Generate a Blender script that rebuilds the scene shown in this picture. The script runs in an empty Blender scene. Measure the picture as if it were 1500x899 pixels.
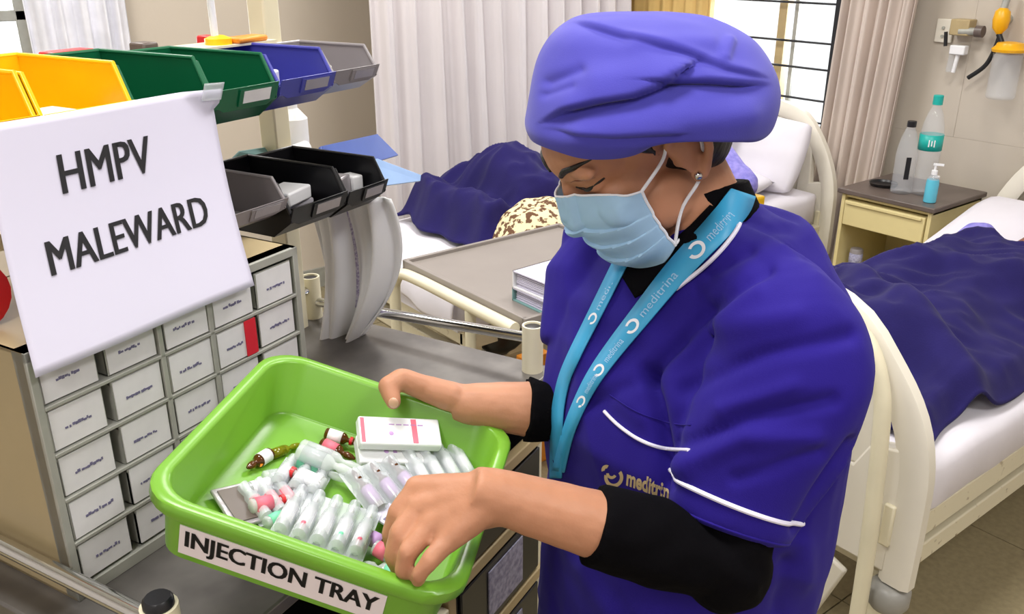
import bpy, bmesh, math, random
import numpy as np
from mathutils import Vector, Matrix, noise
from mathutils.bvhtree import BVHTree
random.seed(7)
PI = math.pi
sin, cos, rad = math.sin, math.cos, math.radians
scn = bpy.context.scene
C = scn.collection

# ------------------------------------------------------------------ camera
CAM_H, FPX, PITCH, YAW = 1.6, 1300.0, rad(22), rad(-38)
cd = bpy.data.cameras.new('camera'); cam = bpy.data.objects.new('camera', cd); C.objects.link(cam)
cd.sensor_width = 36; cd.lens = FPX / 1500 * 36; cd.clip_start = 0.02
cam.location = (0, 0, CAM_H); cam.rotation_euler = (PI / 2 - PITCH, 0, YAW)
scn.camera = cam
# ------------------------------------------------------------------ world
w = bpy.data.worlds.new('world'); scn.world = w; w.use_nodes = True
bg = w.node_tree.nodes['Background']
bg.inputs[0].default_value = (0.93, 0.97, 1.0, 1); bg.inputs[1].default_value = 1.3
# ------------------------------------------------------------------ exposure
vs = scn.view_settings
vs.view_transform = 'Standard'; vs.look = 'None'; vs.gamma = 1; vs.use_curve_mapping = False
vs.exposure = 0.06

# daylight through the two windows (area lights just outside the panes)
def area(name, loc, rot, sx, sy, energy, col):
    l = bpy.data.lights.new(name, 'AREA'); l.shape = 'RECTANGLE'; l.size = sx; l.size_y = sy
    l.energy = energy; l.color = col
    o = bpy.data.objects.new(name, l); o.location = loc; o.rotation_euler = rot; C.objects.link(o); return o
area('window_daylight', (3.95, 2.75, 1.75), (0, rad(90), 0), 1.6, 1.1, 45, (0.95, 0.98, 1))
area('window_daylight', (0.3, 4.3, 1.8), (rad(-90), 0, 0), 1.3, 1.4, 35, (0.95, 0.98, 1))

# ------------------------------------------------------------------ view helpers
cp, sp = cos(PITCH), sin(PITCH)
def at(x, y, d):            # photo pixel + depth -> point in the camera-heading frame (x right, y ahead, z up)
    u = (x - 750) / FPX; v = (449.5 - y) / FPX
    return Vector((d * u, d * (cp + v * sp), CAM_H + d * (-sp + v * cp)))
def atz(x, y, z):
    v = (449.5 - y) / FPX
    return at(x, y, (z - CAM_H) / (-sp + v * cp))
RV = Matrix.Rotation(YAW, 3, 'Z')
def W(p): return RV @ Vector(p)
def wz(x, y, z): return W(atz(x, y, z))
def onX(x, y, X):
    a = W(at(x, y, 1.0)) - Vector((0, 0, CAM_H)); return Vector((0, 0, CAM_H)) + a * (X / a.x)
def onY(x, y, Y):
    a = W(at(x, y, 1.0)) - Vector((0, 0, CAM_H)); return Vector((0, 0, CAM_H)) + a * (Y / a.y)

# ------------------------------------------------------------------ materials
def lin(c): return tuple(((v / 255) / 12.92 if v / 255 <= 0.04045 else ((v / 255 + 0.055) / 1.055) ** 2.4) for v in c)
def mat(name, rgb, rough=0.5, metal=0.0, var=0.08, vscale=12, bump=0.0, bscale=200, trans=0.0, alpha=1.0, spec=0.5, rgb2=None, sheen=0.0, emit=0.0, bstretch=None, sss=0.0, detail=3, thr=None):
    m = bpy.data.materials.new(name); m.use_nodes = True
    nt = m.node_tree; N = nt.nodes; L = nt.links; b = N['Principled BSDF']
    c = lin(rgb)
    b.inputs['Roughness'].default_value = rough; b.inputs['Metallic'].default_value = metal
    b.inputs['Specular IOR Level'].default_value = spec
    b.inputs['Transmission Weight'].default_value = trans; b.inputs['Alpha'].default_value = alpha
    if sheen: b.inputs['Sheen Weight'].default_value = sheen
    if sss:
        b.inputs['Subsurface Weight'].default_value = sss; b.inputs['Subsurface Radius'].default_value = (0.012, 0.005, 0.003); b.inputs['Subsurface Scale'].default_value = 0.6
    tc = N.new('ShaderNodeTexCoord')
    n = N.new('ShaderNodeTexNoise'); n.inputs['Scale'].default_value = vscale; n.inputs['Detail'].default_value = detail
    L.new(tc.outputs['Object'], n.inputs['Vector'])
    r = N.new('ShaderNodeValToRGB')
    lo = lin(rgb2) if rgb2 else tuple(v * (1 - var) for v in c)
    hi = c if rgb2 else tuple(min(1, v * (1 + var)) for v in c)
    e = r.color_ramp.elements
    e[0].position, e[1].position = thr or (0.3, 0.7)
    e[0].color = (*lo, 1); e[1].color = (*hi, 1)
    L.new(n.outputs['Fac'], r.inputs['Fac']); L.new(r.outputs['Color'], b.inputs['Base Color'])
    if emit:
        b.inputs['Emission Color'].default_value = (*c, 1); b.inputs['Emission Strength'].default_value = emit
    if bump:
        bn = N.new('ShaderNodeTexNoise'); bn.inputs['Scale'].default_value = bscale; bn.inputs['Detail'].default_value = 4
        if bstretch:
            mp = N.new('ShaderNodeMapping'); mp.inputs['Scale'].default_value = bstretch
            L.new(tc.outputs['Object'], mp.inputs['Vector']); L.new(mp.outputs['Vector'], bn.inputs['Vector'])
        else: L.new(tc.outputs['Object'], bn.inputs['Vector'])
        bp = N.new('ShaderNodeBump'); bp.inputs['Strength'].default_value = bump; bp.inputs['Distance'].default_value = 0.01
        L.new(bn.outputs['Fac'], bp.inputs['Height']); L.new(bp.outputs['Normal'], b.inputs['Normal'])
    return m
M = dict(
    wall=mat('wall_paint', (206, 194, 178), 0.75, var=0.03, vscale=2, bump=0.04, bscale=60),
    wall2=mat('tile_paint', (196, 186, 172), 0.5, var=0.04, vscale=3),
    white_wall=mat('white_wall', (222, 216, 214), 0.7, var=0.02, vscale=2),
    ceil=mat('ceiling_paint', (235, 235, 230), 0.8, var=0.02),
    floor=mat('terrazzo', (150, 138, 108), 0.35, var=0.12, vscale=60, bump=0.02),
    grout=mat('grout', (112, 102, 80), 0.8),
    cream=mat('cream_enamel', (226, 218, 190), 0.38, var=0.05, vscale=9),
    cream_worn=mat('worn_cream_enamel', (224, 216, 190), 0.45, var=0.1, vscale=40, rgb2=(150, 130, 100), thr=(0.25, 0.36), detail=6),
    ivory=mat('ivory_plastic', (228, 222, 208), 0.35, var=0.03, vscale=5),
    yellowish=mat('yellow_cream_enamel', (222, 206, 150), 0.4, var=0.05, vscale=6),
    beige=mat('beige_panel', (176, 158, 122), 0.5, var=0.08, vscale=5),
    greymetal=mat('grey_painted_metal', (168, 168, 160), 0.4, metal=0.1, var=0.08, vscale=30),
    darkgap=mat('dark_interior', (46, 44, 40), 0.8),
    steel=mat('brushed_steel', (150, 148, 146), 0.28, metal=0.85, var=0.1, vscale=20, bump=0.05, bscale=60, bstretch=(1, 30, 1)),
    top_steel=mat('worn_steel_top', (128, 124, 120), 0.4, metal=0.55, var=0.15, vscale=14, rgb2=(96, 92, 90)),
    chrome=mat('chrome', (210, 210, 208), 0.12, metal=1.0, var=0.02),
    black=mat('black_plastic', (20, 20, 24), 0.35, var=0.1),
    rubber=mat('black_rubber', (24, 24, 26), 0.7),
    wheel=mat('grey_wheel', (150, 148, 142), 0.4),
    white=mat('white_plastic', (238, 238, 240), 0.3, var=0.02),
    paper=mat('white_paper', (206, 202, 220), 0.65, var=0.015, vscale=4),
    card=mat('label_card', (226, 224, 226), 0.6, var=0.04, vscale=40),
    ink=mat('black_ink', (14, 12, 18), 0.6),
    inkblue=mat('blue_grey_ink', (112, 108, 140), 0.6),
    red=mat('red_plastic', (205, 32, 36), 0.35),
    redpaper=mat('red_card', (214, 28, 48), 0.5),
    yellow=mat('yellow_bin_plastic', (246, 194, 14), 0.3, var=0.03),
    green=mat('green_bin_plastic', (16, 96, 62), 0.3, var=0.04),
    blue=mat('blue_bin_plastic', (70, 72, 160), 0.3, var=0.05),
    grey=mat('grey_bin_plastic', (142, 136, 138), 0.32, var=0.04),
    tray=mat('lime_plastic', (112, 166, 48), 0.3, var=0.05, vscale=9, bump=0.01),
    labelwhite=mat('label_white', (240, 228, 232), 0.5, var=0.02),
    skin=mat('brown_skin', (184, 130, 100), 0.5, var=0.07, vscale=22, bump=0.05, bscale=260, sss=0.12, spec=0.35),
    skin2=mat('darker_brown_skin', (132, 84, 62), 0.5, var=0.06, bump=0.04, sss=0.1),
    nail=mat('nail', (214, 168, 140), 0.3),
    hair=mat('black_hair', (22, 18, 18), 0.45, bump=0.3, bscale=120, bstretch=(1, 1, 0.1)),
    tunic=mat('royal_blue_fabric', (38, 24, 126), 0.8, var=0.06, vscale=8, bump=0.08, bscale=900, sheen=0.03, spec=0.15),
    cap=mat('periwinkle_fabric', (70, 66, 168), 0.8, var=0.05, vscale=9, bump=0.08, bscale=900, sheen=0.15, spec=0.2),
    blackfab=mat('black_knit', (6, 5, 8), 0.9, bump=0.15, bscale=800, spec=0.08),
    piping=mat('white_piping', (232, 228, 246), 0.6),
    maskm=mat('mask_fabric', (164, 200, 232), 0.8, var=0.04, vscale=30, bump=0.05, bscale=1200, spec=0.2),
    maskw=mat('mask_white', (232, 232, 240), 0.8),
    lany=mat('cyan_ribbon', (58, 160, 208), 0.45, var=0.06, vscale=15),
    gold=mat('tan_embroidery', (196, 172, 132), 0.6),
    navy=mat('navy_blanket', (33, 27, 82), 0.9, var=0.12, vscale=10, bump=0.1, bscale=260, sheen=0.05, spec=0.15),
    sheet=mat('white_sheet', (226, 222, 230), 0.8, var=0.03, vscale=6, bump=0.1, bscale=14),
    curtain=mat('off_white_curtain', (214, 207, 208), 0.8, var=0.03, vscale=3),
    curtain2=mat('beige_curtain', (206, 192, 182), 0.8, var=0.05, vscale=3),
    ycurtain=mat('golden_curtain', (224, 190, 120), 0.8, var=0.1, vscale=4),
    lavender=mat('lavender_cloth', (150, 140, 214), 0.8, var=0.2, vscale=50, rgb2=(116, 112, 196)),
    leopard=mat('leopard_cloth', (228, 212, 170), 0.85, rgb2=(96, 64, 40), vscale=48, thr=(0.45, 0.51), bump=0.1, bscale=80),
    tabletop=mat('grey_laminate', (140, 132, 126), 0.35, var=0.05, vscale=7),
    darktop=mat('dark_brown_top', (96, 84, 78), 0.35, var=0.1),
    tealcloth=mat('teal_cloth', (120, 158, 156), 0.7),
    teal=mat('teal_plastic', (20, 170, 160), 0.4),
    tealsign=mat('teal_sign', (0, 140, 150), 0.4),
    bluefolder=mat('blue_folder', (58, 84, 160), 0.35),
    ltblue=mat('light_blue_folder', (148, 178, 222), 0.35),
    amber=mat('amber_glass', (120, 66, 18), 0.08, trans=0.6, var=0.05),
    olive=mat('olive_glass', (150, 150, 20), 0.08, trans=0.5, var=0.05),
    glass=mat('clear_plastic', (222, 226, 232), 0.05, trans=0.0, alpha=0.24, var=0.0),
    blister=mat('blister_film', (226, 230, 236), 0.14, alpha=0.4, var=0.03, vscale=40),
    ampglass=mat('ampoule_glass', (232, 238, 236), 0.05, alpha=0.5, var=0.02),
    pane=mat('window_glass', (255, 255, 255), 0.05, alpha=0.08, var=0.0),
    iron=mat('black_iron', (26, 28, 34), 0.5),
    wood=mat('frame_tan', (178, 158, 116), 0.5),
    orange=mat('orange_plastic', (226, 140, 40), 0.4),
    lpink=mat('pink_print', (226, 110, 130), 0.5),
    lpurple=mat('purple_print', (190, 150, 204), 0.5),
    lgreen=mat('mint_print', (120, 210, 170), 0.5),
    regyellow=mat('valve_yellow', (240, 176, 16), 0.35),
    sani=mat('sanitizer_blue', (96, 190, 214), 0.25),
    bluepanel=mat('blue_inset', (100, 130, 200), 0.5),
    foil=mat('silver_foil', (176, 170, 174), 0.3, metal=0.5, var=0.1, bump=0.1, bscale=60),
    netlilac=mat('lilac_net', (170, 160, 196), 0.8, rgb2=(214, 208, 228), vscale=260, thr=(0.45, 0.55)),
    drlabel=mat('drawer_label', (176, 174, 196), 0.6, rgb2=(120, 118, 146), vscale=120),
    lamp=mat('lamp_diffuser', (255, 252, 240), 0.5, emit=2.0),
)

# ------------------------------------------------------------------ mesh builder
class MB:
    def __init__(s): s.v = []; s.f = []
    def add(s, vs, fs):
        o = len(s.v); s.v += [tuple(p) for p in vs]; s.f += [tuple(i + o for i in f) for f in fs]; return s
    def box(s, c, d, rot=None):
        x, y, z = d[0] / 2, d[1] / 2, d[2] / 2
        vs = [Vector((a, b, e)) for a in (-x, x) for b in (-y, y) for e in (-z, z)]
        if rot is not None: vs = [rot @ q for q in vs]
        return s.add([q + Vector(c) for q in vs], [(0, 1, 3, 2), (4, 6, 7, 5), (0, 4, 5, 1), (2, 3, 7, 6), (0, 2, 6, 4), (1, 5, 7, 3)])
    def span(s, a, b):
        return s.box([(a[i] + b[i]) / 2 for i in range(3)], [abs(b[i] - a[i]) for i in range(3)])
    def loft(s, rings, cap=True, closed=True):
        n = len(rings[0]); vs = [q for r in rings for q in r]; fs = []
        for i in range(len(rings) - 1):
            for j in range(n if closed else n - 1):
                k = (j + 1) % n
                fs.append((i * n + j, i * n + k, (i + 1) * n + k, (i + 1) * n + j))
        if cap:
            fs.append(tuple(range(n))[::-1]); fs.append(tuple((len(rings) - 1) * n + j for j in range(n)))
        return s.add(vs, fs)
    def tube(s, pts, r, seg=12, cap=True, flat=None):
        pts = [Vector(q) for q in pts]; n = len(pts)
        if not hasattr(r, '__len__'): r = [r] * n
        tang = []
        for i in range(n):
            t = pts[min(i + 1, n - 1)] - pts[max(i - 1, 0)]; tang.append(t.normalized())
        up = Vector((0, 0, 1)) if abs(tang[0].z) < 0.9 else Vector((1, 0, 0))
        nx = tang[0].cross(up).normalized(); rings = []
        for i in range(n):
            nx = (nx - tang[i] * nx.dot(tang[i])).normalized(); ny = tang[i].cross(nx)
            rings.append([pts[i] + nx * (r[i] * cos(2 * PI * k / seg)) + ny * (r[i] * (flat or 1) * sin(2 * PI * k / seg)) for k in range(seg)])
        return s.loft(rings, cap)
    def ball(s, c, r, seg=16, rot=None):
        if not hasattr(r, '__len__'): r = (r, r, r)
        c = Vector(c); vs = []; fs = []; n2 = seg // 2
        for i in range(1, n2):
            t = PI * i / n2
            for k in range(seg):
                q = Vector((r[0] * sin(t) * cos(2 * PI * k / seg), r[1] * sin(t) * sin(2 * PI * k / seg), r[2] * cos(t)))
                if rot is not None: q = rot @ q
                vs.append(c + q)
        for i in range(n2 - 2):
            for k in range(seg):
                k2 = (k + 1) % seg
                fs.append((i * seg + k, (i + 1) * seg + k, (i + 1) * seg + k2, i * seg + k2))
        t = Vector((0, 0, r[2])); b = -t
        if rot is not None: t = rot @ t; b = rot @ b
        vs += [c + t, c + b]; a, e = len(vs) - 2, len(vs) - 1
        for k in range(seg):
            k2 = (k + 1) % seg
            fs.append((a, k, k2)); fs.append((e, (n2 - 2) * seg + k2, (n2 - 2) * seg + k))
        return s.add(vs, fs)
    def capsule(s, a, b, ra, rb, seg=14):
        a = Vector(a); b = Vector(b); t = (b - a); L = t.length or 1e-6; t /= L
        pts = [a - t * ra * q for q in (0.96, 0.75, 0.4)] + [a, b] + [b + t * rb * q for q in (0.4, 0.75, 0.96)]
        rr = [ra * 0.28, ra * 0.66, ra * 0.92, ra, rb, rb * 0.92, rb * 0.66, rb * 0.28]
        return s.tube(pts, rr, seg)
    def lathe(s, prof, c=(0, 0, 0), seg=20, cap=True):
        c = Vector(c)
        return s.loft([[c + Vector((r * cos(2 * PI * k / seg), r * sin(2 * PI * k / seg), z)) for k in range(seg)] for r, z in prof], cap)
    def grid(s, fn, nu, nv):
        vs = [fn(i / nu, j / nv) for j in range(nv + 1) for i in range(nu + 1)]
        fs = [(j * (nu + 1) + i, j * (nu + 1) + i + 1, (j + 1) * (nu + 1) + i + 1, (j + 1) * (nu + 1) + i) for j in range(nv) for i in range(nu)]
        return s.add(vs, fs)
    def prism(s, poly, fn, t0, t1):
        n = len(poly)
        vs = [fn(a, b, t0) for a, b in poly] + [fn(a, b, t1) for a, b in poly]
        fs = [tuple(range(n))[::-1], tuple(range(n, 2 * n))] + [(i, (i + 1) % n, n + (i + 1) % n, n + i) for i in range(n)]
        return s.add(vs, fs)
    def mesh(s, name, off=None, smooth=True, ang=40, fix=True):
        me = bpy.data.meshes.new(name)
        vv = s.v if off is None else [(a - off[0], b - off[1], c - off[2]) for a, b, c in s.v]
        me.from_pydata(vv, [], s.f); me.update()
        if fix:
            bm = bmesh.new(); bm.from_mesh(me); bmesh.ops.recalc_face_normals(bm, faces=bm.faces); bm.to_mesh(me); bm.free()
        if smooth:
            me.polygons.foreach_set('use_smooth', [True] * len(me.polygons))
            if ang < 180: me.set_sharp_from_angle(angle=rad(ang))
        return me
    def build(s, name, m, parent=None, loc=(0, 0, 0), rot=None, off=None, smooth=True, ang=40, bevel=0, solid=0, subd=0, fix=True):
        o = bpy.data.objects.new(name, s.mesh(name, off, smooth, ang, fix)); C.objects.link(o)
        o.data.materials.append(m if not isinstance(m, str) else M[m])
        if parent is not None: o.parent = parent
        o.location = loc
        if rot is not None: o.rotation_euler = rot
        if solid:
            q = o.modifiers.new('solid', 'SOLIDIFY'); q.thickness = solid; q.offset = 0
        if bevel:
            q = o.modifiers.new('bevel', 'BEVEL'); q.width = bevel; q.segments = 2; q.limit_method = 'ANGLE'
        if subd:
            q = o.modifiers.new('subd', 'SUBSURF'); q.levels = subd; q.render_levels = subd
        return o
def tag(o, label, cat, group=None, kind=None):
    o['label'] = label; o['category'] = cat
    if group: o['group'] = group
    if kind: o['kind'] = kind
    return o
def thing(name, label, cat, loc=(0, 0, 0), rz=0.0, group=None, rot=None):
    o = bpy.data.objects.new(name, None); o.empty_display_size = 0.05; C.objects.link(o)
    o.location = loc; o.rotation_euler = rot if rot is not None else (0, 0, rz)
    return tag(o, label, cat, group)
def struct(o): o['kind'] = 'structure'; return o
def dup(root, loc, rot, label):
    def cp(o, par):
        c = o.copy(); C.objects.link(c)
        if par is not None: c.parent = par
        for ch in [q for q in bpy.data.objects if q.parent == o]: cp(ch, c)
        return c
    r = cp(root, None); r.location = loc
    if rot is not None: r.rotation_euler = rot
    r['label'] = label
    return r
def evaluated(o):
    dg = bpy.context.evaluated_depsgraph_get(); dg.update()
    return bpy.data.meshes.new_from_object(o.evaluated_get(dg))
def fuse(mb, voxel, smooth, name, m, parent=None, off=None, post=None, sub=None):
    me = mb.mesh('tmp', off, False); t = bpy.data.objects.new('tmp', me); C.objects.link(t)
    q = t.modifiers.new('r', 'REMESH'); q.mode = 'VOXEL'; q.voxel_size = voxel
    if smooth:
        q = t.modifiers.new('s', 'SMOOTH'); q.factor = 0.5; q.iterations = smooth
    r = evaluated(t); bpy.data.objects.remove(t); bpy.data.meshes.remove(me)
    if post:
        n = len(r.vertices); co = np.empty(n * 3); r.vertices.foreach_get('co', co); nn = np.empty(n * 3); r.vertex_normals.foreach_get('vector', nn)
        co = co.reshape(-1, 3); nn = nn.reshape(-1, 3)
        d = post(co, nn); co = co + nn * d[:, None]; r.vertices.foreach_set('co', co.ravel()); r.update()
    r.name = name; r.polygons.foreach_set('use_smooth', [True] * len(r.polygons)); r.materials.clear(); r.materials.append(M[m])
    o = bpy.data.objects.new(name, r); C.objects.link(o)
    if parent is not None: o.parent = parent
    return o
_tc = {}
def text2d(s, bold=0.0, spacing=1.0):
    k = (s, bold, spacing)
    if k not in _tc:
        cu = bpy.data.curves.new('t', 'FONT'); cu.body = s; cu.size = 1; cu.offset = bold; cu.space_character = spacing; cu.resolution_u = 3; cu.fill_mode = 'FRONT'
        o = bpy.data.objects.new('t', cu); C.objects.link(o); me = evaluated(o)
        vs = [tuple(v.co[:2]) for v in me.vertices]; fs = [tuple(p.vertices) for p in me.polygons]
        bpy.data.objects.remove(o); bpy.data.meshes.remove(me)
        x0 = min(a for a, b in vs); x1 = max(a for a, b in vs); y0 = min(b for a, b in vs); y1 = max(b for a, b in vs)
        _tc[k] = ([((a - x0) / (x1 - x0), (b - y0) / (y1 - y0)) for a, b in vs], fs)
    return _tc[k]
def lettering(s, fn, m, parent, name='lettering', bold=0.0, spacing=1.0, off=None):   # fn maps the unit text box to a surface
    vs, fs = text2d(s, bold, spacing); mb = MB(); mb.add([fn(a, b) for a, b in vs], fs)
    return mb.build(name, m, parent, smooth=False, off=off, fix=False)
def smoothstep(a, b, x):
    t = min(1, max(0, (x - a) / (b - a))); return t * t * (3 - 2 * t)
def interp(pts, t):      # Catmull-Rom through points, t in 0..1
    n = len(pts) - 1; f = min(max(t * n, 0), n - 1e-6); i = int(f); u = f - i
    P = [Vector(pts[max(0, min(n, i + k))]) for k in (-1, 0, 1, 2)]
    return 0.5 * ((2 * P[1]) + (P[2] - P[0]) * u + (2 * P[0] - 5 * P[1] + 4 * P[2] - P[3]) * u * u + (3 * P[1] - P[0] - 3 * P[2] + P[3]) * u ** 3)
def curve(pts, n): return [interp(pts, i / n) for i in range(n + 1)]

#==SETTING==
XA, YB, ZC = 3.65, 3.95, 3.0
slab = struct(MB().span((-2.5, -2.5, -0.06), (XA, YB, -0.012)).build('floor', 'grout'))
tile = MB().span((-0.298, -0.298, -0.012), (0.298, 0.298, 0)).mesh('floor_tile')
tile.materials.append(M['floor'])
for i in range(-3, 6):
    for j in range(-3, 6):
        o = bpy.data.objects.new('floor_tile', tile); C.objects.link(o); o.parent = slab; o.location = (0.35 + 0.6 * i, 0.65 + 0.6 * j, random.uniform(-0.0006, 0))
struct(MB().span((-2.5, -2.5, ZC), (XA + 0.2, YB + 0.2, ZC + 0.08)).build('ceiling', 'ceil'))
# wall with the bed heads: window opening Y 2.31..3.05, z .79..2.3
WY0, WY1, WZ0, WZ1 = 2.31, 3.12, 0.79, 2.35
wa = MB()
wa.span((XA, -2.5, 0), (XA + 0.18, WY0, ZC)); wa.span((XA, WY1, 0), (XA + 0.18, YB + 0.18, ZC))
wa.span((XA, WY0, 0), (XA + 0.18, WY1, WZ0)); wa.span((XA, WY0, WZ1), (XA + 0.18, WY1, ZC))
wallA = struct(wa.build('wall_right', 'white_wall', smooth=False))
# stone cladding panels on the lower wall right of the curtain
for (y0, y1, z0, z1) in ((1.78, 2.2, 0.0, 0.886), (1.16, 1.775, 0.0, 0.886), (0.55, 1.155, 0, 0.886), (1.74, 2.2, 0.89, 1.9), (1.16, 1.735, 0.89, 1.9), (0.55, 1.155, 0.89, 1.9)):
    MB().span((XA - 0.014, y0 - 0.0024, z0 - 0.0019), (XA, y1 + 0.0024, z1 + 0.0019)).build('wall_panel', 'wall2', wallA, bevel=0.0012)
BX0, BX1, BZ0, BZ1 = -0.45, 0.74, 1.0, 2.4
wb = MB()
wb.span((-2.5, YB, 0), (BX0, YB + 0.18, ZC)); wb.span((BX1, YB, 0), (XA, YB + 0.18, ZC))
wb.span((BX0, YB, 0), (BX1, YB + 0.18, BZ0)); wb.span((BX0, YB, BZ1), (BX1, YB + 0.18, ZC))
struct(wb.build('wall_left', 'wall', smooth=False))
struct(MB().span((-2.6, -2.5, 0), (-2.5, YB, ZC)).build('wall_back', 'white_wall', smooth=False))
struct(MB().span((-2.6, -2.6, 0), (XA + 0.18, -2.5, ZC)).build('wall_front', 'white_wall', smooth=False))
struct(MB().span((XA - 0.012, -2.5, 0), (XA - 0.001, YB, 0.1)).build('baseboard_right', 'greymetal'))
struct(MB().span((-2.5, YB - 0.012, 0), (XA - 0.02, YB - 0.001, 0.1)).build('baseboard_left', 'greymetal'))
# window 1 (bed-head wall)
f = MB()
for y in (WY0 + 0.02, WY1 - 0.02): f.span((XA + 0.05, y - 0.02, WZ0), (XA + 0.1, y + 0.02, WZ1))
for z in (WZ0 + 0.02, WZ1 - 0.02): f.span((XA + 0.05, WY0, z - 0.02), (XA + 0.1, WY1, z + 0.02))
win = struct(f.build('window_1', 'white', bevel=0.004))
MB().span((XA + 0.06, 2.655, WZ0), (XA + 0.11, 2.70, WZ1)).build('mullion', 'wood', win, bevel=0.004)
MB().span((XA + 0.065, 2.595, WZ0 + 0.12), (XA + 0.085, 2.615, WZ1)).build('mullion', 'greymetal', win)
MB().span((XA + 0.07, WY0 + 0.05, WZ0 + 0.04), (XA + 0.075, 2.595, WZ1 - 0.04)).build('pane', 'pane', win)
MB().span((XA + 0.07, 2.705, WZ0 + 0.04), (XA + 0.075, WY1 - 0.04, WZ1 - 0.04)).build('pane', 'pane', win)
MB().span((XA + 0.065, WY0 + 0.04, WZ0 + 0.04), (XA + 0.08, WY0 + 0.075, WZ1 - 0.04)).build('stile', 'greymetal', win)
MB().span((XA - 0.02, WY0 - 0.03, WZ0 - 0.03), (XA + 0.18, WY1 + 0.03, WZ0)).build('window_sill', 'white', win, bevel=0.004)
MB().span((XA + 0.02, WY0 + 0.04, WZ0), (XA + 0.04, WY0 + 0.065, WZ1)).build('bar', 'iron', win)
for k, z in enumerate((0.845, 0.945, 1.085, 1.2, 1.37, 1.5, 1.63, 1.76, 1.9, 2.05, 2.2)):
    MB().tube([(XA + 0.03, WY0, z), (XA + 0.03, WY1, z)], 0.0055, 8).build('bar', 'iron', win)
# window 2 (far left wall)
f = MB()
for x in (BX0 + 0.02, BX1 - 0.02): f.span((x - 0.02, YB + 0.05, BZ0), (x + 0.02, YB + 0.1, BZ1))
for z in (BZ0 + 0.02, BZ1 - 0.02, 1.36): f.span((BX0, YB + 0.05, z - 0.02), (BX1, YB + 0.1, z + 0.02))
win2 = struct(f.build('window_2', 'greymetal', bevel=0.004))
MB().span((BX0 + 0.04, YB + 0.07, BZ0 + 0.04), (BX1 - 0.04, YB + 0.075, BZ1 - 0.04)).build('pane', 'pane', win2)
MB().span((BX0 - 0.03, YB - 0.02, BZ0 - 0.03), (BX1 + 0.03, YB + 0.18, BZ0)).build('window_sill', 'white', win2, bevel=0.004)
# ceiling lights
for k, (x, y, wh) in enumerate(((0.2, 0.9, 'above the trolley and nurse'), (1.9, 0.9, 'above the foot of the right bed'), (0.2, 2.6, 'near the far left window'), (1.9, 2.6, 'above the far bed'), (-1.2, -0.6, 'behind the camera to the left'), (1.0, -0.9, 'behind the camera to the right'))):
    t = thing('ceiling_light', 'square white ceiling light panel ' + wh, 'lamp', (x, y, ZC - 0.03), 0, 'ceiling light panels')
    g = MB()
    for q in (-1, 1): g.box((q * 0.29, 0, 0), (0.02, 0.6, 0.04)); g.box((0, q * 0.29, 0), (0.56, 0.02, 0.04))
    g.build('frame', 'white', t)
    MB().box((0, 0, 0.01), (0.56, 0.56, 0.012)).build('diffuser', 'lamp', t)
    area('ceiling_lamp', (x, y, ZC - 0.06), (0, 0, 0), 0.55, 0.55, 26, (1, 0.985, 0.965))

# ------------------------------------------------------------------ curtains
def curtain_fn(p_bot, p_top, q_bot, q_top, nrm, amp, folds, seed):
    p_bot, p_top, q_bot, q_top, nrm = map(Vector, (p_bot, p_top, q_bot, q_top, nrm))
    def fn(u, v):
        a = p_bot.lerp(p_top, v); b = q_bot.lerp(q_top, v); base = a.lerp(b, u)
        ph = 2 * PI * folds * u + 1.3 * noise.noise((u * 5, seed, v * 0.6)) * 2
        d = amp * (sin(ph) + 0.35 * sin(2.3 * ph + 1 + seed)) * (0.75 + 0.35 * noise.noise((u * 9, seed + 5, v)))
        return base + nrm * d
    return fn
o = MB().grid(curtain_fn((1.86, 3.3, 0.25), (1.86, 3.3, 2.6), (3.45, 3.36, 0.25), (3.3, 3.36, 2.6), (0, 1, 0), 0.035, 13, 1), 200, 14).build('curtain', 'curtain', solid=0.003, ang=180)
tag(o, 'wide off-white ward curtain in folds hanging behind the far bed', 'curtain')
o = MB().grid(curtain_fn((3.5, 1.98, 0.02), (3.5, 1.86, 2.5), (3.48, 2.27, 0.02), (3.5, 2.2, 2.5), (1, 0, 0), 0.03, 6, 3), 110, 20).build('curtain', 'curtain2', solid=0.003, ang=180)
tag(o, 'narrow gathered beige curtain beside the bedside locker', 'curtain')
o = MB().grid(curtain_fn((0.72, 3.88, 0.3), (0.71, 3.88, 2.6), (1.07, 3.88, 0.3), (1.09, 3.88, 2.6), (0, 1, 0), 0.025, 5, 5), 80, 8).build('curtain', 'maskw', solid=0.003, ang=180)
tag(o, 'white curtain at the far left window, top left of the photo', 'curtain')
o = MB().grid(curtain_fn((3.57, 3.0, 0.4), (3.57, 3.0, 2.5), (3.57, 3.75, 0.4), (3.57, 3.75, 2.5), (1, 0, 0), 0.02, 9, 8), 100, 6).build('curtain', 'ycurtain', solid=0.003, ang=180)
tag(o, 'golden beige curtain beside the barred window, behind the blue cap', 'curtain')
t = MB().tube([(1.8, 3.33, 2.62), (3.6, 3.37, 2.62)], 0.012, 8).build('curtain_rail', 'cream'); tag(t, 'cream ceiling rail carrying the off-white ward curtain', 'rail')

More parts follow.
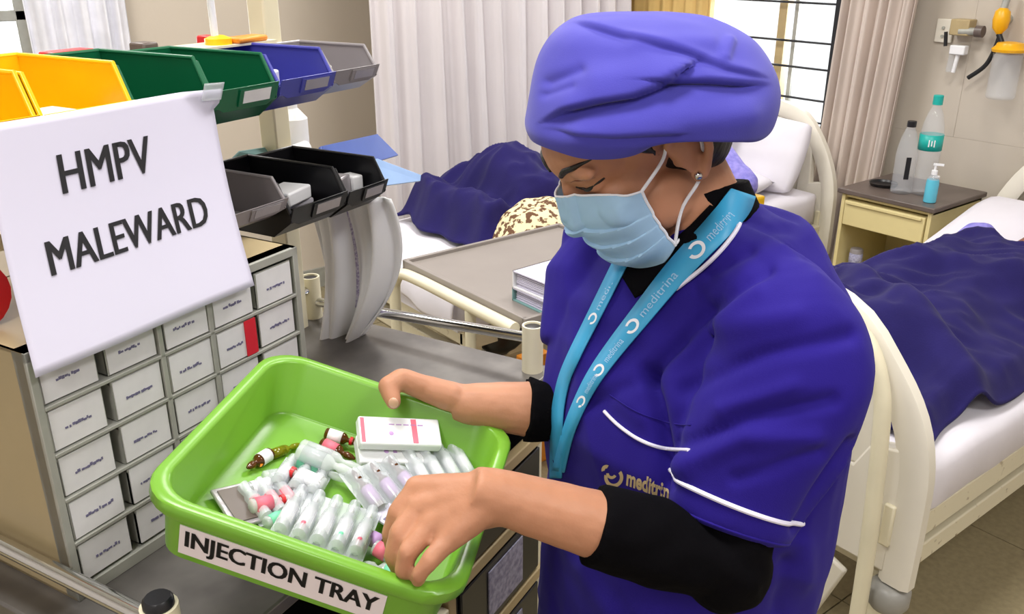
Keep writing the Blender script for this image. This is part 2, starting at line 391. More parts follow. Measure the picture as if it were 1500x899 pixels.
#==BEDS==
def bedboard(root, x, w, top, has_blue=True, name='footboard'):
    # moulded end board in the plane x, spanning y 0..w
    path = [(0.0, 0.34), (0.0, 0.5), (0.005, 0.62), (0.035, 0.72), (0.10, top - 0.12), (0.20, top - 0.03), (w / 2, top)]
    path += [(w - a, b) for a, b in path[-2::-1]]
    pts = [interp([Vector((x, a, b)) for a, b in path], i / 40) for i in range(41)]
    rings = []
    for i, p in enumerate(pts):
        t = (pts[min(i + 1, 40)] - pts[max(i - 1, 0)]).normalized(); nx = Vector((1, 0, 0)); ny = t.cross(nx)
        hw, ht = 0.022, 0.034
        rings.append([p + nx * (hw * a) + ny * (ht * b) for a, b in ((-1, -0.6), (-0.6, -1), (0.6, -1), (1, -0.6), (1, 0.6), (0.6, 1), (-0.6, 1), (-1, 0.6))])
    fb = MB().loft(rings).build(name, 'ivory', root)
    MB().prism([(0.02, 0.36), (w - 0.02, 0.36), (w - 0.02, 0.66), (w - 0.10, 0.64), (w - 0.13, 0.58), (0.13, 0.58), (0.10, 0.64), (0.02, 0.66)], lambda a, b, t: (x + t, a, b), -0.02, 0.02).build('lower_panel', 'ivory', fb, bevel=0.006)
    for a in (0.125, w - 0.125): MB().prism([(a - 0.035, 0.58), (a + 0.035, 0.58), (a + 0.02, top - 0.07), (a - 0.02, top - 0.09)], lambda q, b, t: (x + t, q, b), -0.018, 0.018).build('rib', 'ivory', fb, bevel=0.006)
    if has_blue: MB().span((x - 0.008, 0.16, 0.59), (x + 0.008, w - 0.16, top - 0.05)).build('inset_panel', 'bluepanel', fb)
    else: MB().span((x - 0.008, 0.16, 0.59), (x + 0.008, w - 0.16, top - 0.05)).build('inset_panel', 'ivory', fb)
    for y in (0.03, w - 0.03):
        MB().span((x - 0.03, y - 0.012, 0.43), (x - 0.018, y + 0.012, 0.53)).build('latch', 'cream', fb, bevel=0.004)
    return fb
def bed(name, label, x0, y0, w, L, foot=True):
    r = thing(name, label, 'bed', (x0, y0, 0))
    fr = MB()
    for y in (0.03, w - 0.03):
        fr.span((0.02, y - 0.02, 0.40), (L - 0.02, y + 0.02, 0.465))
    fr.span((0.02, 0.03, 0.41), (0.06, w - 0.03, 0.455)); fr.span((L - 0.06, 0.03, 0.41), (L - 0.02, w - 0.03, 0.455))
    fr.build('bed_frame', 'cream_worn', r, bevel=0.004)
    for k in range(7):
        MB().span((0.2 + 0.26 * k, 0.05, 0.445), (0.28 + 0.26 * k, w - 0.05, 0.46)).build('slat', 'cream', r)
    lf = MB()
    for y in (0.06, w - 0.06): lf.span((0.02, y - 0.02, 0.27), (L - 0.02, y + 0.02, 0.325))
    for x in (0.1, L - 0.1): lf.span((x - 0.02, 0.06, 0.27), (x + 0.02, w - 0.06, 0.325))
    lf.build('base_frame', 'cream_worn', r, bevel=0.004)
    for x in (0.08, L - 0.08):
        for y in (0.06, w - 0.06):
            lg = MB().span((x - 0.022, y - 0.022, 0.12), (x + 0.022, y + 0.022, 0.43)).build('leg', 'cream', r, bevel=0.004)
            wl = MB(); wl.tube([(x, y - 0.02, 0.062), (x, y + 0.02, 0.062)], 0.06, 20); wl.build('caster', 'wheel', lg)
    if foot:
        bedboard(r, 0.0, w, 0.93)
        for y in (0.01, w - 0.01):
            MB().lathe([(0.02, 0.335), (0.036, 0.33), (0.044, 0.318), (0.044, 0.285), (0.036, 0.272), (0.02, 0.268)], (0.0, y, 0)).build('bumper_roller', 'wheel', r)
    if foot:
        MB().box((-0.03, 0.16, 0.22), (0.016, 0.05, 0.24), Matrix.Rotation(0.35, 3, 'X')).build('brake_lever', 'ivory', r, bevel=0.006)
    bedboard(r, L, w, 0.95, False, 'headboard')
    return r
bedR = bed('hospital_bed', 'cream hospital bed with moulded footboard at right, nearest the camera', 1.60, 0.71, 0.765, 1.95)
bedF = bed('hospital_bed', 'cream hospital bed further back beneath the barred window', 1.46, 2.12, 0.86, 1.95, foot=False)
def mattress(root, w, x0, x1, lift, seed, hang=0.0):
    # sheet covered mattress, lifted at the head end; 'hang' drops the sheet at the foot
    z0, z1 = 0.462, 0.605
    def h(x): return lift * smoothstep(x1 - 0.75, x1 - 0.05, x)
    rings = []
    n = 34
    for i in range(n + 1):
        x = x0 + (x1 - x0) * i / n; e = 0.0 if 0 < i < n else 0.03
        dz = h(x); prof = [(0.02, z0), (0.0, z0 + 0.02), (0.0, z1 - 0.03), (0.012, z1 - 0.008), (0.04, z1), (w * 0.3, z1 + 0.004), (w * 0.5, z1 + 0.006), (w * 0.7, z1 + 0.004), (w - 0.04, z1), (w - 0.012, z1 - 0.008), (w, z1 - 0.03), (w, z0 + 0.02), (w - 0.02, z0)]
        rings.append([Vector((x, min(max(y, e), w - e) + 0.004 * noise.noise((x * 7, y * 9, seed)), z + dz - (e if z > z0 + 0.1 else 0) * 0.6 + 0.005 * noise.noise((x * 6, y * 6, seed + 3)))) for y, z in prof])
    return MB().loft(rings).build('mattress', 'sheet', root, ang=70)
mattress(bedR, 0.765, 0.06, 1.9, 0.13, 1)
mattress(bedF, 0.86, 0.0, 1.9, 0.02, 2)
# sheet hanging over the foot end of the far bed
def hang(u, v):
    x = 1.46 - 0.012 - 0.02 * sin(v * 2.2) + 0.008 * sin(u * 23); return (x, 2.13 + 0.84 * u, 0.61 - 0.12 * v * (0.75 + 0.25 * sin(u * 5 + 1)))
o = MB().grid(hang, 40, 10).build('hanging_sheet', 'sheet', solid=0.003, ang=180); o.parent = bedF; o.location = (-1.46, -2.12, 0)
# lower bed frame fittings of the far bed
MB().span((0.2, 0.02, 0.33), (0.9, 0.06, 0.39)).build('lift_arm', 'cream', bedF, bevel=0.004)

def blanket(name, label, X0, X1, Y0, Y1, zb, bump, seed, nx=120, ny=90, amp=1.0):
    def fn(u, v):
        x = X0 + (X1 - X0) * u; y = Y0 + (Y1 - Y0) * v
        ex = 0.04 * noise.noise((v * 4, seed, 0)); ey = 0.05 * noise.noise((u * 4, seed + 2, 0))
        x += ex * (1 - u) * 1.5; y += (ey + 0.035) * (1 - v)
        z = bump(x, y)
        p = Vector((x * 5, y * 5, seed))
        r = 1 - abs(noise.noise(p + Vector((0.5 * noise.noise(p * 1.3), 0, 0)))) * 2
        r2 = 1 - abs(noise.noise(Vector((x * 13 + y * 5, y * 8 - x * 3, seed + 9)))) * 2
        k = smoothstep(0, 0.08, u) * smoothstep(0, 0.08, v) * smoothstep(0, 0.06, 1 - v)
        z += k * amp * (0.030 * max(r, -0.3) + 0.013 * max(r2, -0.3) + 0.02)
        return (x, y, max(z, zb(x, y)) )
    o = MB().grid(fn, nx, ny).build(name, 'navy', solid=0.008, ang=180)
    return tag(o, label, 'blanket')
g2 = lambda x, c, s: math.exp(-((x - c) / s) ** 2)
def bumpR(x, y):
    base = 0.622 + 0.13 * smoothstep(2.78, 3.45, x)
    legs = 0.075 * (g2(y, 1.0, 0.11) + g2(y, 1.20, 0.11)) * smoothstep(1.76, 2.0, x) 
    feet = 0.04 * g2(x, 1.97, 0.10) * g2(y, 1.12, 0.2)
    body = 0.045 * g2(y, 1.10, 0.26) * smoothstep(2.25, 2.7, x)
    fold = 0.05 * g2(x - 0.5 * y, 1.55, 0.05) + 0.035 * g2(x + 0.4 * y, 2.9, 0.06)
    return base + legs + feet + body + fold
def zbR(x, y):
    return 0.622 + 0.13 * smoothstep(2.80, 3.47, x)
blanket('blanket', 'dark navy blanket rumpled over the patient on the right bed', 1.70, 2.80, 0.705, 1.43, zbR, bumpR, 3)
def bumpF(x, y):
    rise = smoothstep(1.70, 1.80, x)
    base = 0.632 + rise * 0.07 * min(1, max(0.0, (y - 2.33) / 0.08)) ** 0.5 * smoothstep(2.97, 2.86, y)
    legs = 0.10 * g2(y, 2.60, 0.17) * smoothstep(1.86, 1.96, x) - 0.035 * g2(x, 1.88, 0.035) + 0.04 * g2(x, 2.03, 0.07) - 0.04 * g2(x, 2.2, 0.07)
    body = 0.07 * g2(y, 2.45, 0.3) * smoothstep(2.3, 2.6, x)
    return base + legs + body
blanket('blanket', 'dark navy blanket bunched over the legs of the far bed patient', 1.70, 2.75, 2.30, 2.93, lambda x, y: 0.630, bumpF, 11, 130, 100, 1.5)
def leo(u, v):
    x = 1.74 + 0.40 * u; y = 2.13 + 0.36 * v
    z = 0.632 + 0.155 * sin(PI * min(1, max(0, u))) ** 0.7 * sin(PI * min(1, max(0.0, v))) ** 0.6 + 0.02 * noise.noise((x * 14, y * 14, 4))
    return (x, y, max(z, 0.632))
o = MB().grid(leo, 40, 30).build('blanket', 'leopard', solid=0.006, ang=180)
tag(o, 'cream and brown patterned blanket heaped behind the overbed table', 'blanket')

def pillow(label, loc, rot, sx, sy, sz, m='sheet'):
    mb = MB()
    def half(sgn):
        def fn(u, v):
            a, b = 2 * u - 1, 2 * v - 1
            h = ((1 - abs(a) ** 2.6) * (1 - abs(b) ** 2.6)) ** 0.5 * sz
            k = 1 - 0.08 * (abs(a) * abs(b)) ** 2
            return (a * sx * k, b * sy * k, sgn * h + 0.006 * noise.noise((a * 3, b * 3, sx * 9)))
        return fn
    mb.grid(half(1), 24, 18); mb.grid(half(-1), 24, 18)
    o = mb.build('pillow', m, loc=loc, rot=rot, ang=180)
    bm = bmesh.new(); bm.from_mesh(o.data); bmesh.ops.remove_doubles(bm, verts=bm.verts, dist=0.012); bmesh.ops.recalc_face_normals(bm, faces=bm.faces); bm.to_mesh(o.data); bm.free()
    return tag(o, label, 'pillow')
pillow('rumpled white pillow standing against the far bed headboard', (3.21, 2.40, 0.775), (0, rad(-62), rad(8)), 0.165, 0.25, 0.06)
pillow('white pillow lying under the far bed patient, below the upright one', (2.98, 2.44, 0.672), (0, rad(-4), 0), 0.17, 0.25, 0.05)
pillow('white pillow at the head of the right bed', (3.36, 1.05, 0.80), (0, rad(-14), 0), 0.16, 0.2, 0.05)

# pole in front of the right footboard
pz = [(1.535, 0.745, 0.0), (1.537, 0.752, 0.4), (1.54, 0.77, 0.7), (1.545, 0.79, 0.80), (1.55, 0.83, 0.87), (1.55, 0.89, 0.91)]
o = MB().tube(curve(pz, 24), 0.017, 14).build('pole', 'cream'); tag(o, 'cream tubular pole standing in front of the right footboard', 'pole')

# overbed table
OT = thing('overbed_table', 'overbed table with grey top and cream tubular frame at far bed foot', 'table', (1.19, 1.487, 0))
TX, TY = 0.585, 0.545
MB().span((0.015, 0, 0.775), (TX - 0.013, TY - 0.012, 0.79)).build('tabletop', 'tabletop', OT, bevel=0.003)
lip = MB()
for x in (0.012, TX - 0.01): lip.span((x - 0.006, 0, 0.772), (x + 0.006, TY - 0.012, 0.80))
for y in (0.0, TY - 0.012): lip.span((0.006, y - 0.006, 0.772), (TX - 0.004, y + 0.006, 0.80))
lip.build('rim', 'tabletop', OT, bevel=0.002)
for x in (-0.012, TX + 0.007):
    pts = curve([(x, TY + 0.012, 0.06), (x, TY + 0.012, 0.4), (x, TY + 0.012, 0.68), (x, TY + 0.002, 0.74), (x, TY - 0.033, 0.768), (x, TY - 0.12, 0.775), (x, 0.25, 0.775), (x, 0.01, 0.775)], 36)
    MB().tube(pts, 0.016, 12).build('side_tube', 'cream', OT)
    MB().tube([(x, 0.19, 0.06), (x, 0.19, 0.765)], 0.014, 12).build('leg', 'cream', OT)
for y in (TY + 0.012, 0.19):
    MB().tube([(-0.012, y, 0.07), (TX + 0.007, y, 0.07)], 0.014, 10).build('foot', 'cream', OT)
for x in (-0.012, TX + 0.007):
    for y in (TY + 0.012, 0.19):
        MB().tube([(x - 0.012, y, 0.028), (x + 0.012, y, 0.028)], 0.027, 14).build('caster', 'black', OT)

# files on the overbed table
def binder(label, loc, rz, m, th, page='paper'):
    r = thing('ring_binder', label, 'file', loc, rz)
    MB().span((0, 0, 0), (0.23, 0.18, 0.003)).build('cover', m, r); MB().span((0, 0, th - 0.003), (0.23, 0.18, th)).build('cover', 'paper', r)
    MB().span((0, 0.177, 0), (0.23, 0.18, th)).build('spine', m, r)
    pg = MB()
    for k in range(7): pg.span((0.006 + 0.003 * random.random(), 0.02 + 0.01 * random.random(), 0.004 + k * (th - 0.012) / 7), (0.222, 0.172, 0.004 + (k + 0.72) * (th - 0.012) / 7))
    pg.build('pages', page, r)
    MB().tube([(0.02, 0.165, 0.006), (0.02, 0.165, th - 0.004)], 0.006, 8).build('ring', 'black', r)
    return r
bp = wz(752, 435, 0.80)
binder('thick file with mint spine, lower of the pair on the overbed table', (bp.x + 0.0, bp.y - 0.175, 0.7905), rad(0), 'tealcloth', 0.034)
binder('white covered file lying uppermost on the overbed table', (bp.x + 0.005, bp.y - 0.178, 0.8255), rad(2), 'white', 0.044)

#==BEDSIDE==
LK = thing('bedside_locker', 'yellow cream bedside locker with dark top and open shelf', 'cabinet', (3.19, 1.55, 0))
lw, ld, lz = 0.385, 0.375, 0.69
b = MB(); b.span((0, 0, 0.05), (lw, 0.015, lz)); b.span((0, ld - 0.015, 0.05), (lw, ld, lz)); b.span((lw - 0.012, 0, 0.05), (lw, ld, lz)); b.span((0, 0, 0.05), (lw, ld, 0.07)); b.span((0, 0, 0.34), (lw, ld, 0.355)); b.span((0.01, 0, lz - 0.015), (lw, ld, lz))
b.build('body', 'yellowish', LK, bevel=0.002)
MB().span((-0.015, -0.015, lz), (lw + 0.005, ld + 0.015, lz + 0.02)).build('top', 'darktop', LK, bevel=0.004)
dr = MB().span((-0.006, 0.02, 0.565), (0.35, ld - 0.02, 0.665)).build('drawer', 'yellowish', LK, bevel=0.003)
MB().span((-0.014, 0.03, 0.652), (-0.004, ld - 0.03, 0.664)).build('handle', 'yellowish', dr, bevel=0.002)
MB().span((0.0, 0.02, 0.07), (0.012, ld - 0.02, 0.335)).build('door', 'yellowish', LK, bevel=0.002)
for x in (0.03, lw - 0.03):
    for y in (0.03, ld - 0.03): MB().span((x - 0.014, y - 0.014, 0), (x + 0.014, y + 0.014, 0.05)).build('foot', 'black', LK)
ZT = lz + 0.02
def bottle(name, label, px, py, prof, m, capm, capz, labm=None, labz=None, labr=None, rings=True):
    p = wz(px, py, ZT); r = thing(name, label, 'bottle', (p.x, p.y, ZT))
    MB().lathe(prof, seg=24).build('body', m, r, ang=60)
    MB().lathe([(capz[2], capz[0]), (capz[2], capz[1]), (capz[2] * 0.9, capz[1] + 0.002)], seg=20).build('bottle_cap', capm, r)
    if labm:
        lb = MB().lathe([(labr, labz[0]), (labr, labz[1])], seg=24, cap=False).build('label_band', labm, r, solid=0.0008)
    return r
def ribbed(R, z0, z1, n):
    out = []
    for k in range(n * 2 + 1): out.append((R - (0.0016 if k % 2 else 0), z0 + (z1 - z0) * k / (2 * n)))
    return out
br = bottle('water_bottle', 'tall clear water bottle with teal cap and teal label', 1350, 284,
       [(0.036, 0.0), (0.042, 0.004)] + ribbed(0.042, 0.02, 0.14, 7) + [(0.042, 0.15), (0.042, 0.215), (0.042, 0.24), (0.038, 0.27), (0.026, 0.315), (0.016, 0.335), (0.0145, 0.35)], 'glass', 'teal', (0.345, 0.378, 0.018), 'teal', (0.175, 0.235), 0.0428)
ring_pts = [(-0.0432 * cos(a), -0.0432 * sin(a)) for a in (0.3, 0.75)]
mk = MB()
for k in range(3): mk.box((-0.0434 * cos(0.35 + 0.22 * k), -0.0434 * sin(0.35 + 0.22 * k), 0.205), (0.002, 0.004, 0.026 - 0.006 * (k % 2)), Matrix.Rotation(0.35 + 0.22 * k, 3, 'Z'))
mk.build('label_mark', 'white', br)
b2 = bottle('water_bottle', 'clear water bottle with black cap and dark barcode strip', 1319, 282,
       [(0.034, 0.0), (0.04, 0.004)] + ribbed(0.04, 0.02, 0.13, 7) + [(0.04, 0.15), (0.038, 0.17), (0.03, 0.215), (0.018, 0.25), (0.0145, 0.262)], 'glass', 'black', (0.258, 0.278, 0.017))
st = MB()
st.box((-0.0405 * cos(0.75), -0.0405 * sin(0.75), 0.105), (0.0015, 0.018, 0.085), Matrix.Rotation(0.75, 3, 'Z'))
st.build('label_strip', 'ink', b2)
p = wz(1361, 297, ZT); SB = thing('sanitizer_bottle', 'small pump bottle of blue sanitizer on the locker edge', 'bottle', (p.x + 0.01, p.y + 0.005, ZT))
MB().lathe([(0.02, 0.0), (0.023, 0.003), (0.023, 0.075), (0.021, 0.088)], seg=18).build('body', 'sani', SB)
MB().lathe([(0.0205, 0.088), (0.012, 0.102), (0.008, 0.108)], seg=18).build('shoulder', 'glass', SB)
pu = MB(); pu.lathe([(0.011, 0.106), (0.011, 0.122), (0.004, 0.124), (0.004, 0.142)], seg=12); pu.box((0.006, -0.008, 0.144), (0.012, 0.036, 0.007), Matrix.Rotation(0.5, 3, 'Z')); pu.build('pump', 'white', SB)
p = wz(1285, 271, ZT); o = MB().lathe([(0.03, 0.0), (0.05, 0.003), (0.056, 0.014), (0.052, 0.014), (0.047, 0.006), (0.0, 0.005)], seg=24).build('plate', 'black', loc=(p.x + 0.01, p.y - 0.02, ZT)); tag(o, 'dark flat dish at the back of the bedside locker', 'plate')
p = wz(1374, 268, ZT); o = MB().lathe([(0.012, 0), (0.013, 0.004), (0.013, 0.03), (0.009, 0.034)], seg=14).build('small_jar', 'white', loc=(p.x - 0.02, p.y, ZT)); tag(o, 'small white jar right of the sanitizer on the locker', 'jar')
CN = thing('tin_can', 'small pale printed can on the locker shelf', 'can', (3.25, 1.86, 0.355))
MB().lathe([(0.024, 0), (0.026, 0.003), (0.026, 0.097), (0.023, 0.103)], seg=18).build('body', 'grey', CN)
MB().lathe([(0.0265, 0.02), (0.0265, 0.085)], seg=18, cap=False).build('label_band', 'drlabel', CN, solid=0.0006)
o = MB().lathe([(0.03, 0), (0.035, 0.002), (0.07, 0.035), (0.075, 0.05), (0.07, 0.05), (0.063, 0.033), (0.0, 0.006)], seg=26).build('bowl', 'white', loc=(3.32, 1.69, 0.355)); tag(o, 'white bowl on the open shelf of the bedside locker', 'bowl')

# teal sign on the wall by the window
p0 = onX(1244, 25, 3.64); SG = thing('wall_sign', 'teal sign on the white wall beside the barred window', 'sign', (XA, p0.y, p0.z))
MB().span((-0.008, -0.16, 0), (-0.001, 0, 0.2)).build('board', 'tealsign', SG)
lettering('2', lambda a, b: (-0.0095, -0.06 - 0.06 * a, 0.012 + 0.09 * b), 'white', SG, bold=0.02)

# gas outlet group on the right wall
OX = thing('oxygen_outlet', 'brass and white gas outlet with flow tube on the right wall', 'valve', (XA - 0.014, 1.80, 1.24))
q = lambda px, py: onX(px, py, XA - 0.03)
def wl(px, py): v = onX(px, py, XA - 0.014); return (v.y - 1.80, v.z - 1.24)
MB().box((-0.006, wl(1385, 45)[0], wl(1385, 45)[1]), (0.012, 0.07, 0.09)).build('socket_plate', 'ivory', OX, bevel=0.003)
for dz in (-0.02, 0.012): MB().tube([(-0.012, wl(1384, 45)[0], wl(1384, 45)[1] + dz), (-0.018, wl(1384, 45)[0], wl(1384, 45)[1] + dz)], 0.006, 10).build('knob', 'greymetal', OX)
y, z = wl(1415, 45)
MB().box((-0.03, y, z + 0.015), (0.06, 0.075, 0.06)).build('valve_body', 'wood', OX, bevel=0.004)
MB().tube([(-0.05, y, z), (-0.05, wl(1445, 48)[0], z + 0.005)], 0.014, 12).build('nozzle', 'greymetal', OX)
MB().tube([(-0.055, wl(1444, 48)[0] + 0.012, z + 0.005), (-0.055, wl(1444, 48)[0] - 0.016, z + 0.005)], 0.022, 12).build('valve_wheel', 'darktop', OX)
y, z = wl(1413, 72); MB().box((-0.045, y, z), (0.035, 0.06, 0.035)).build('meter_head', 'white', OX, bevel=0.004)
y2, z2 = wl(1408, 105); MB().tube([(-0.045, y, z - 0.015), (-0.045, y2 + 0.01, z2)], 0.008, 10).build('flow_tube', 'white', OX)
ya, za = wl(1404, 85); MB().tube([(-0.045, ya + 0.005, za + 0.02), (-0.045, ya + 0.008, za - 0.05)], 0.012, 10).build('flow_glass', 'glass', OX)
MB().tube([(-0.07, wl(1399, 45)[0], wl(1399, 45)[1] + 0.0), (-0.07, wl(1398, 66)[0], wl(1398, 66)[1])], 0.007, 10).build('lever', 'black', OX)
SU = thing('suction_unit', 'yellow suction regulator with clear ribbed jar on the right wall', 'valve', (XA - 0.014, 1.55, 1.2))
def ws(px, py): v = onX(px, py, XA - 0.014); return (v.y - 1.55, v.z - 1.2)
y, z = ws(1478, 28)
MB().tube([(0, y, z), (-0.05, y, z)], 0.016, 12).build('mount', 'greymetal', SU)
MB().lathe([(0.006, -0.055), (0.026, -0.03), (0.03, 0.0), (0.026, 0.03), (0.01, 0.045)], (-0.06, y, z), 16).build('regulator_body', 'regyellow', SU)
MB().tube([(-0.06, y, z + 0.04), (-0.05, y - 0.005, z + 0.1)], 0.013, 10).build('hook', 'greymetal', SU)
MB().tube([(-0.06, y, z - 0.05), (-0.06, y - 0.02, z - 0.085)], 0.010, 10).build('connector', 'black', SU)
y, z = ws(1488, 68)
MB().lathe([(0.03, -0.016), (0.058, -0.014), (0.062, -0.004), (0.05, 0.006), (0.044, 0.018), (0.02, 0.022)], (-0.075, y - 0.012, z), 20).build('jar_collar', 'regyellow', SU)
MB().lathe([(0.045, -0.185), (0.05, -0.18)] + [(0.052 - (0.0015 if k % 2 else 0), -0.17 + 0.15 * k / 16) for k in range(17)], (-0.075, y - 0.012, z), 22).build('jar', 'glass', SU, ang=60)
v0, v1, v2, v3 = onX(1469, 33, XA - 0.06), onX(1460, 65, XA - 0.06), onX(1444, 95, XA - 0.06), onX(1418, 114, XA - 0.06)
o = MB().tube(curve([v0, v1, v2, v3], 20), 0.0085, 10).build('hose', 'rubber'); tag(o, 'black rubber hose curving between the two wall outlets', 'hose')

#==CART==
CR = rad(60.66) + YAW
cw0 = W((-0.3088, 0.6216, 0)); CART0 = Vector((cw0.x, cw0.y, 0)); RC = Matrix.Rotation(CR, 3, 'Z')
def cw(a, l, z): return CART0 + RC @ Vector((a, l, z))
CZ = 0.992
CT = thing('medicine_trolley', 'cream and black medicine trolley with worn steel top and rails', 'trolley', CART0, CR)
MB().span((-0.02, -0.02, CZ - 0.018), (0.735, 0.475, CZ)).build('worktop', 'top_steel', CT, bevel=0.003)
for (a, l) in ((0, 0), (0.709, 0.008), (0, 0.45), (0.709, 0.45)):
    zt = 1.068
    ps = MB().lathe([(0.0165, 0.10), (0.0165, zt), (0.0135, zt), (0.0125, zt - 0.004)], (a, l, 0), 20).build('post', 'cream', CT)
    MB().lathe([(0.0135, zt - 0.006), (0.0135, zt + (0.006 if a == 0 else -0.003)), (0.011, zt + (0.009 if a == 0 else -0.002))], (a, l, 0), 18).build('cap_or_dark_hollow', 'black', ps)  # near posts: black caps; far posts: recessed black disc painting the hollow's shade
    wl_ = MB(); wl_.tube([(a - 0.013, l, 0.05), (a + 0.013, l, 0.05)], 0.05, 20); wl_.build('caster', 'black', ps)
for a in (0.0, 0.709):
    MB().tube([(a, 0.012, 1.046), (a, 0.44, 1.022 if a else 1.046)], 0.0085, 12).build('guard_rail', 'chrome', CT)
MB().tube([(0.012, 0.45, 1.046), (0.70, 0.45, 1.046)], 0.0085, 12).build('guard_rail', 'chrome', CT)
# carcass
k = MB(); k.span((0.0, 0.37, 0.2), (0.71, 0.385, CZ - 0.02)); k.span((0.0, 0.0, 0.2), (0.71, 0.385, 0.215)); k.span((0.0, 0.01, 0.2), (0.012, 0.38, CZ - 0.02)); k.span((0.698, 0.01, 0.2), (0.71, 0.38, CZ - 0.02)); k.span((0.42, 0.02, 0.2), (0.432, 0.37, CZ - 0.02))
k.build('carcass', 'black', CT)
for a in (0.425, 0.0): MB().span((a + 0.012, -0.008, 0.2), (a + 0.03, 0.012, 0.86 if a else CZ - 0.02)).build('upright', 'wood', CT, bevel=0.002)
MB().span((0.395, -0.012, 0.2), (0.43, 0.008, 0.745)).build('upright', 'cream', CT, bevel=0.002)
zr = [0.885, 0.766, 0.622, 0.47, 0.32]
for i, z in enumerate(zr):
    MB().span((0.44, -0.014, z - 0.012), (0.715, 0.002, z + 0.008)).build('drawer_rail', 'wood', CT, bevel=0.002)
    MB().span((0.44, 0.004, z - 0.014), (0.70, 0.30, z - 0.006)).build('runner_shelf', 'black', CT)
    if i < 4:
        zb_, zt_ = zr[i + 1] + 0.012, z - 0.02
        d_ = MB(); d_.span((0.462, -0.012, zb_), (0.70, -0.004, zt_)); d_.span((0.462, -0.004, zb_), (0.468, 0.28, zt_ - 0.01)); d_.span((0.694, -0.004, zb_), (0.70, 0.28, zt_ - 0.01)); d_.span((0.462, -0.004, zb_), (0.70, 0.28, zb_ + 0.004)); d_.span((0.462, 0.274, zb_), (0.70, 0.28, zt_ - 0.01))
        dd = d_.build('drawer', 'black', CT, bevel=0.002)
        if i >= 1: MB().span((0.535, -0.0145, zb_ + 0.015), (0.64, -0.0125, zt_ - 0.012)).build('label_card', 'drlabel', dd)
# rack post and bin rails
MB().span((0.638, 0.428, CZ - 0.01), (0.672, 0.462, 1.95)).build('rack_post', 'cream', CT, bevel=0.003)
for z in (1.287, 1.448): MB().span((-0.06, 0.412, z - 0.01), (0.70, 0.428, z + 0.01)).build('bin_rail', 'cream', CT, bevel=0.002)
def cpx(px, py, l):      # photo pixel on the plane l of the trolley frame
    o_ = W((0, 0, CAM_H)); d_ = W(at(px, py, 1.0)) - o_
    q_ = RC.transposed() @ (o_ - CART0); e_ = RC.transposed() @ d_; t_ = (l - q_.y) / e_.y; return q_ + e_ * t_

# drawer cabinet on the trolley
DC = thing('drawer_cabinet', 'grey and beige small-parts cabinet of white-fronted drawers on the trolley', 'cabinet', cw(0.02, 0.154, CZ), CR)
cwid, cdep, chei = 0.353, 0.205, 0.274
s_ = MB(); s_.span((0, 0.004, 0), (0.003, cdep, chei)); s_.span((cwid - 0.003, 0.004, 0), (cwid, cdep, chei)); s_.span((0, cdep - 0.003, 0), (cwid, cdep, chei)); s_.span((0, 0.004, chei - 0.003), (cwid, cdep, chei)); s_.span((0, 0.004, 0), (cwid, cdep, 0.003))
s_.build('body', 'beige', DC)
g_ = MB()
bt, sd = 0.014, 0.008
g_.span((0, 0, 0), (cwid, 0.02, bt)); g_.span((0, 0, chei - 0.010), (cwid, 0.02, chei)); g_.span((0, 0, 0), (sd, 0.02, chei)); g_.span((cwid - sd, 0, 0), (cwid, 0.02, chei))
rw, rh = (cwid - 2 * sd) / 5, (chei - bt - 0.010) / 5
for i in range(1, 5): g_.span((sd, 0.0, bt + rh * i - 0.0022), (cwid - sd, 0.19, bt + rh * i + 0.0018))
for i in (2, 3): g_.span((sd + rw * i - 0.003, 0.0, bt), (sd + rw * i + 0.003, 0.02, chei - 0.01))
g_.build('front_frame', 'greymetal', DC, bevel=0.0008)
MB().span((0.004, 0.186, 0.004), (cwid - 0.004, 0.2, chei - 0.004)).build('back_panel', 'darkgap', DC)
dbx = MB(); x0_, x1_, z1_ = 0.0, rw - 0.008, rh - 0.0065
dbx.span((0, 0, 0), (x1_, 0.002, z1_)); dbx.span((0, 0, 0), (0.0012, 0.17, z1_ * 0.9)); dbx.span((x1_ - 0.0012, 0, 0), (x1_, 0.17, z1_ * 0.9)); dbx.span((0, 0, 0), (x1_, 0.17, 0.0012)); dbx.span((0, 0.168, 0), (x1_, 0.17, z1_ * 0.9))
dmesh = dbx.mesh('drawer', smooth=False); dmesh.materials.append(M['greymetal'])
cmesh = MB().span((0.0015, -0.0012, 0.001), (x1_ - 0.0015, 0.0, z1_ - 0.0015)).mesh('label_card', smooth=False); cmesh.materials.append(M['card'])
for c in range(5):
    for r_ in range(5):
        d = bpy.data.objects.new('drawer', dmesh); C.objects.link(d); d.parent = DC
        off = {0: 0.002, 1: 0.004, 2: 0.0055, 3: 0.0045, 4: 0.0035}[c]
        d.location = (sd + rw * c + off - (0.0 if c else 0.0), 0.003 + random.uniform(-0.001, 0.002), bt + rh * r_ + 0.0028)
        cd_ = bpy.data.objects.new('label_card', cmesh); C.objects.link(cd_); cd_.parent = d
        t_ = MB(); xx = 0.012 + 0.006 * random.random(); zz = z1_ * 0.42
        L_ = random.uniform(0.020, 0.032); q_ = 0
        while q_ < L_:
            ww = random.uniform(0.0014, 0.0034); hh = random.uniform(0.0018, 0.0034)
            t_.box((xx + q_ + ww / 2, -0.00145, zz + hh / 2 + 0.0006 * sin(q_ * 900)), (ww, 0.0005, hh)); q_ += ww + random.choice((0.0004, 0.0005, 0.0016))
        t_.build('print_line', 'inkblue', d, smooth=False)
        if c == 3 and r_ == 3: MB().span((x1_ * 0.70, -0.0026, 0.0), (x1_ - 0.0005, -0.0016, z1_)).build('red_tag', 'redpaper', d)

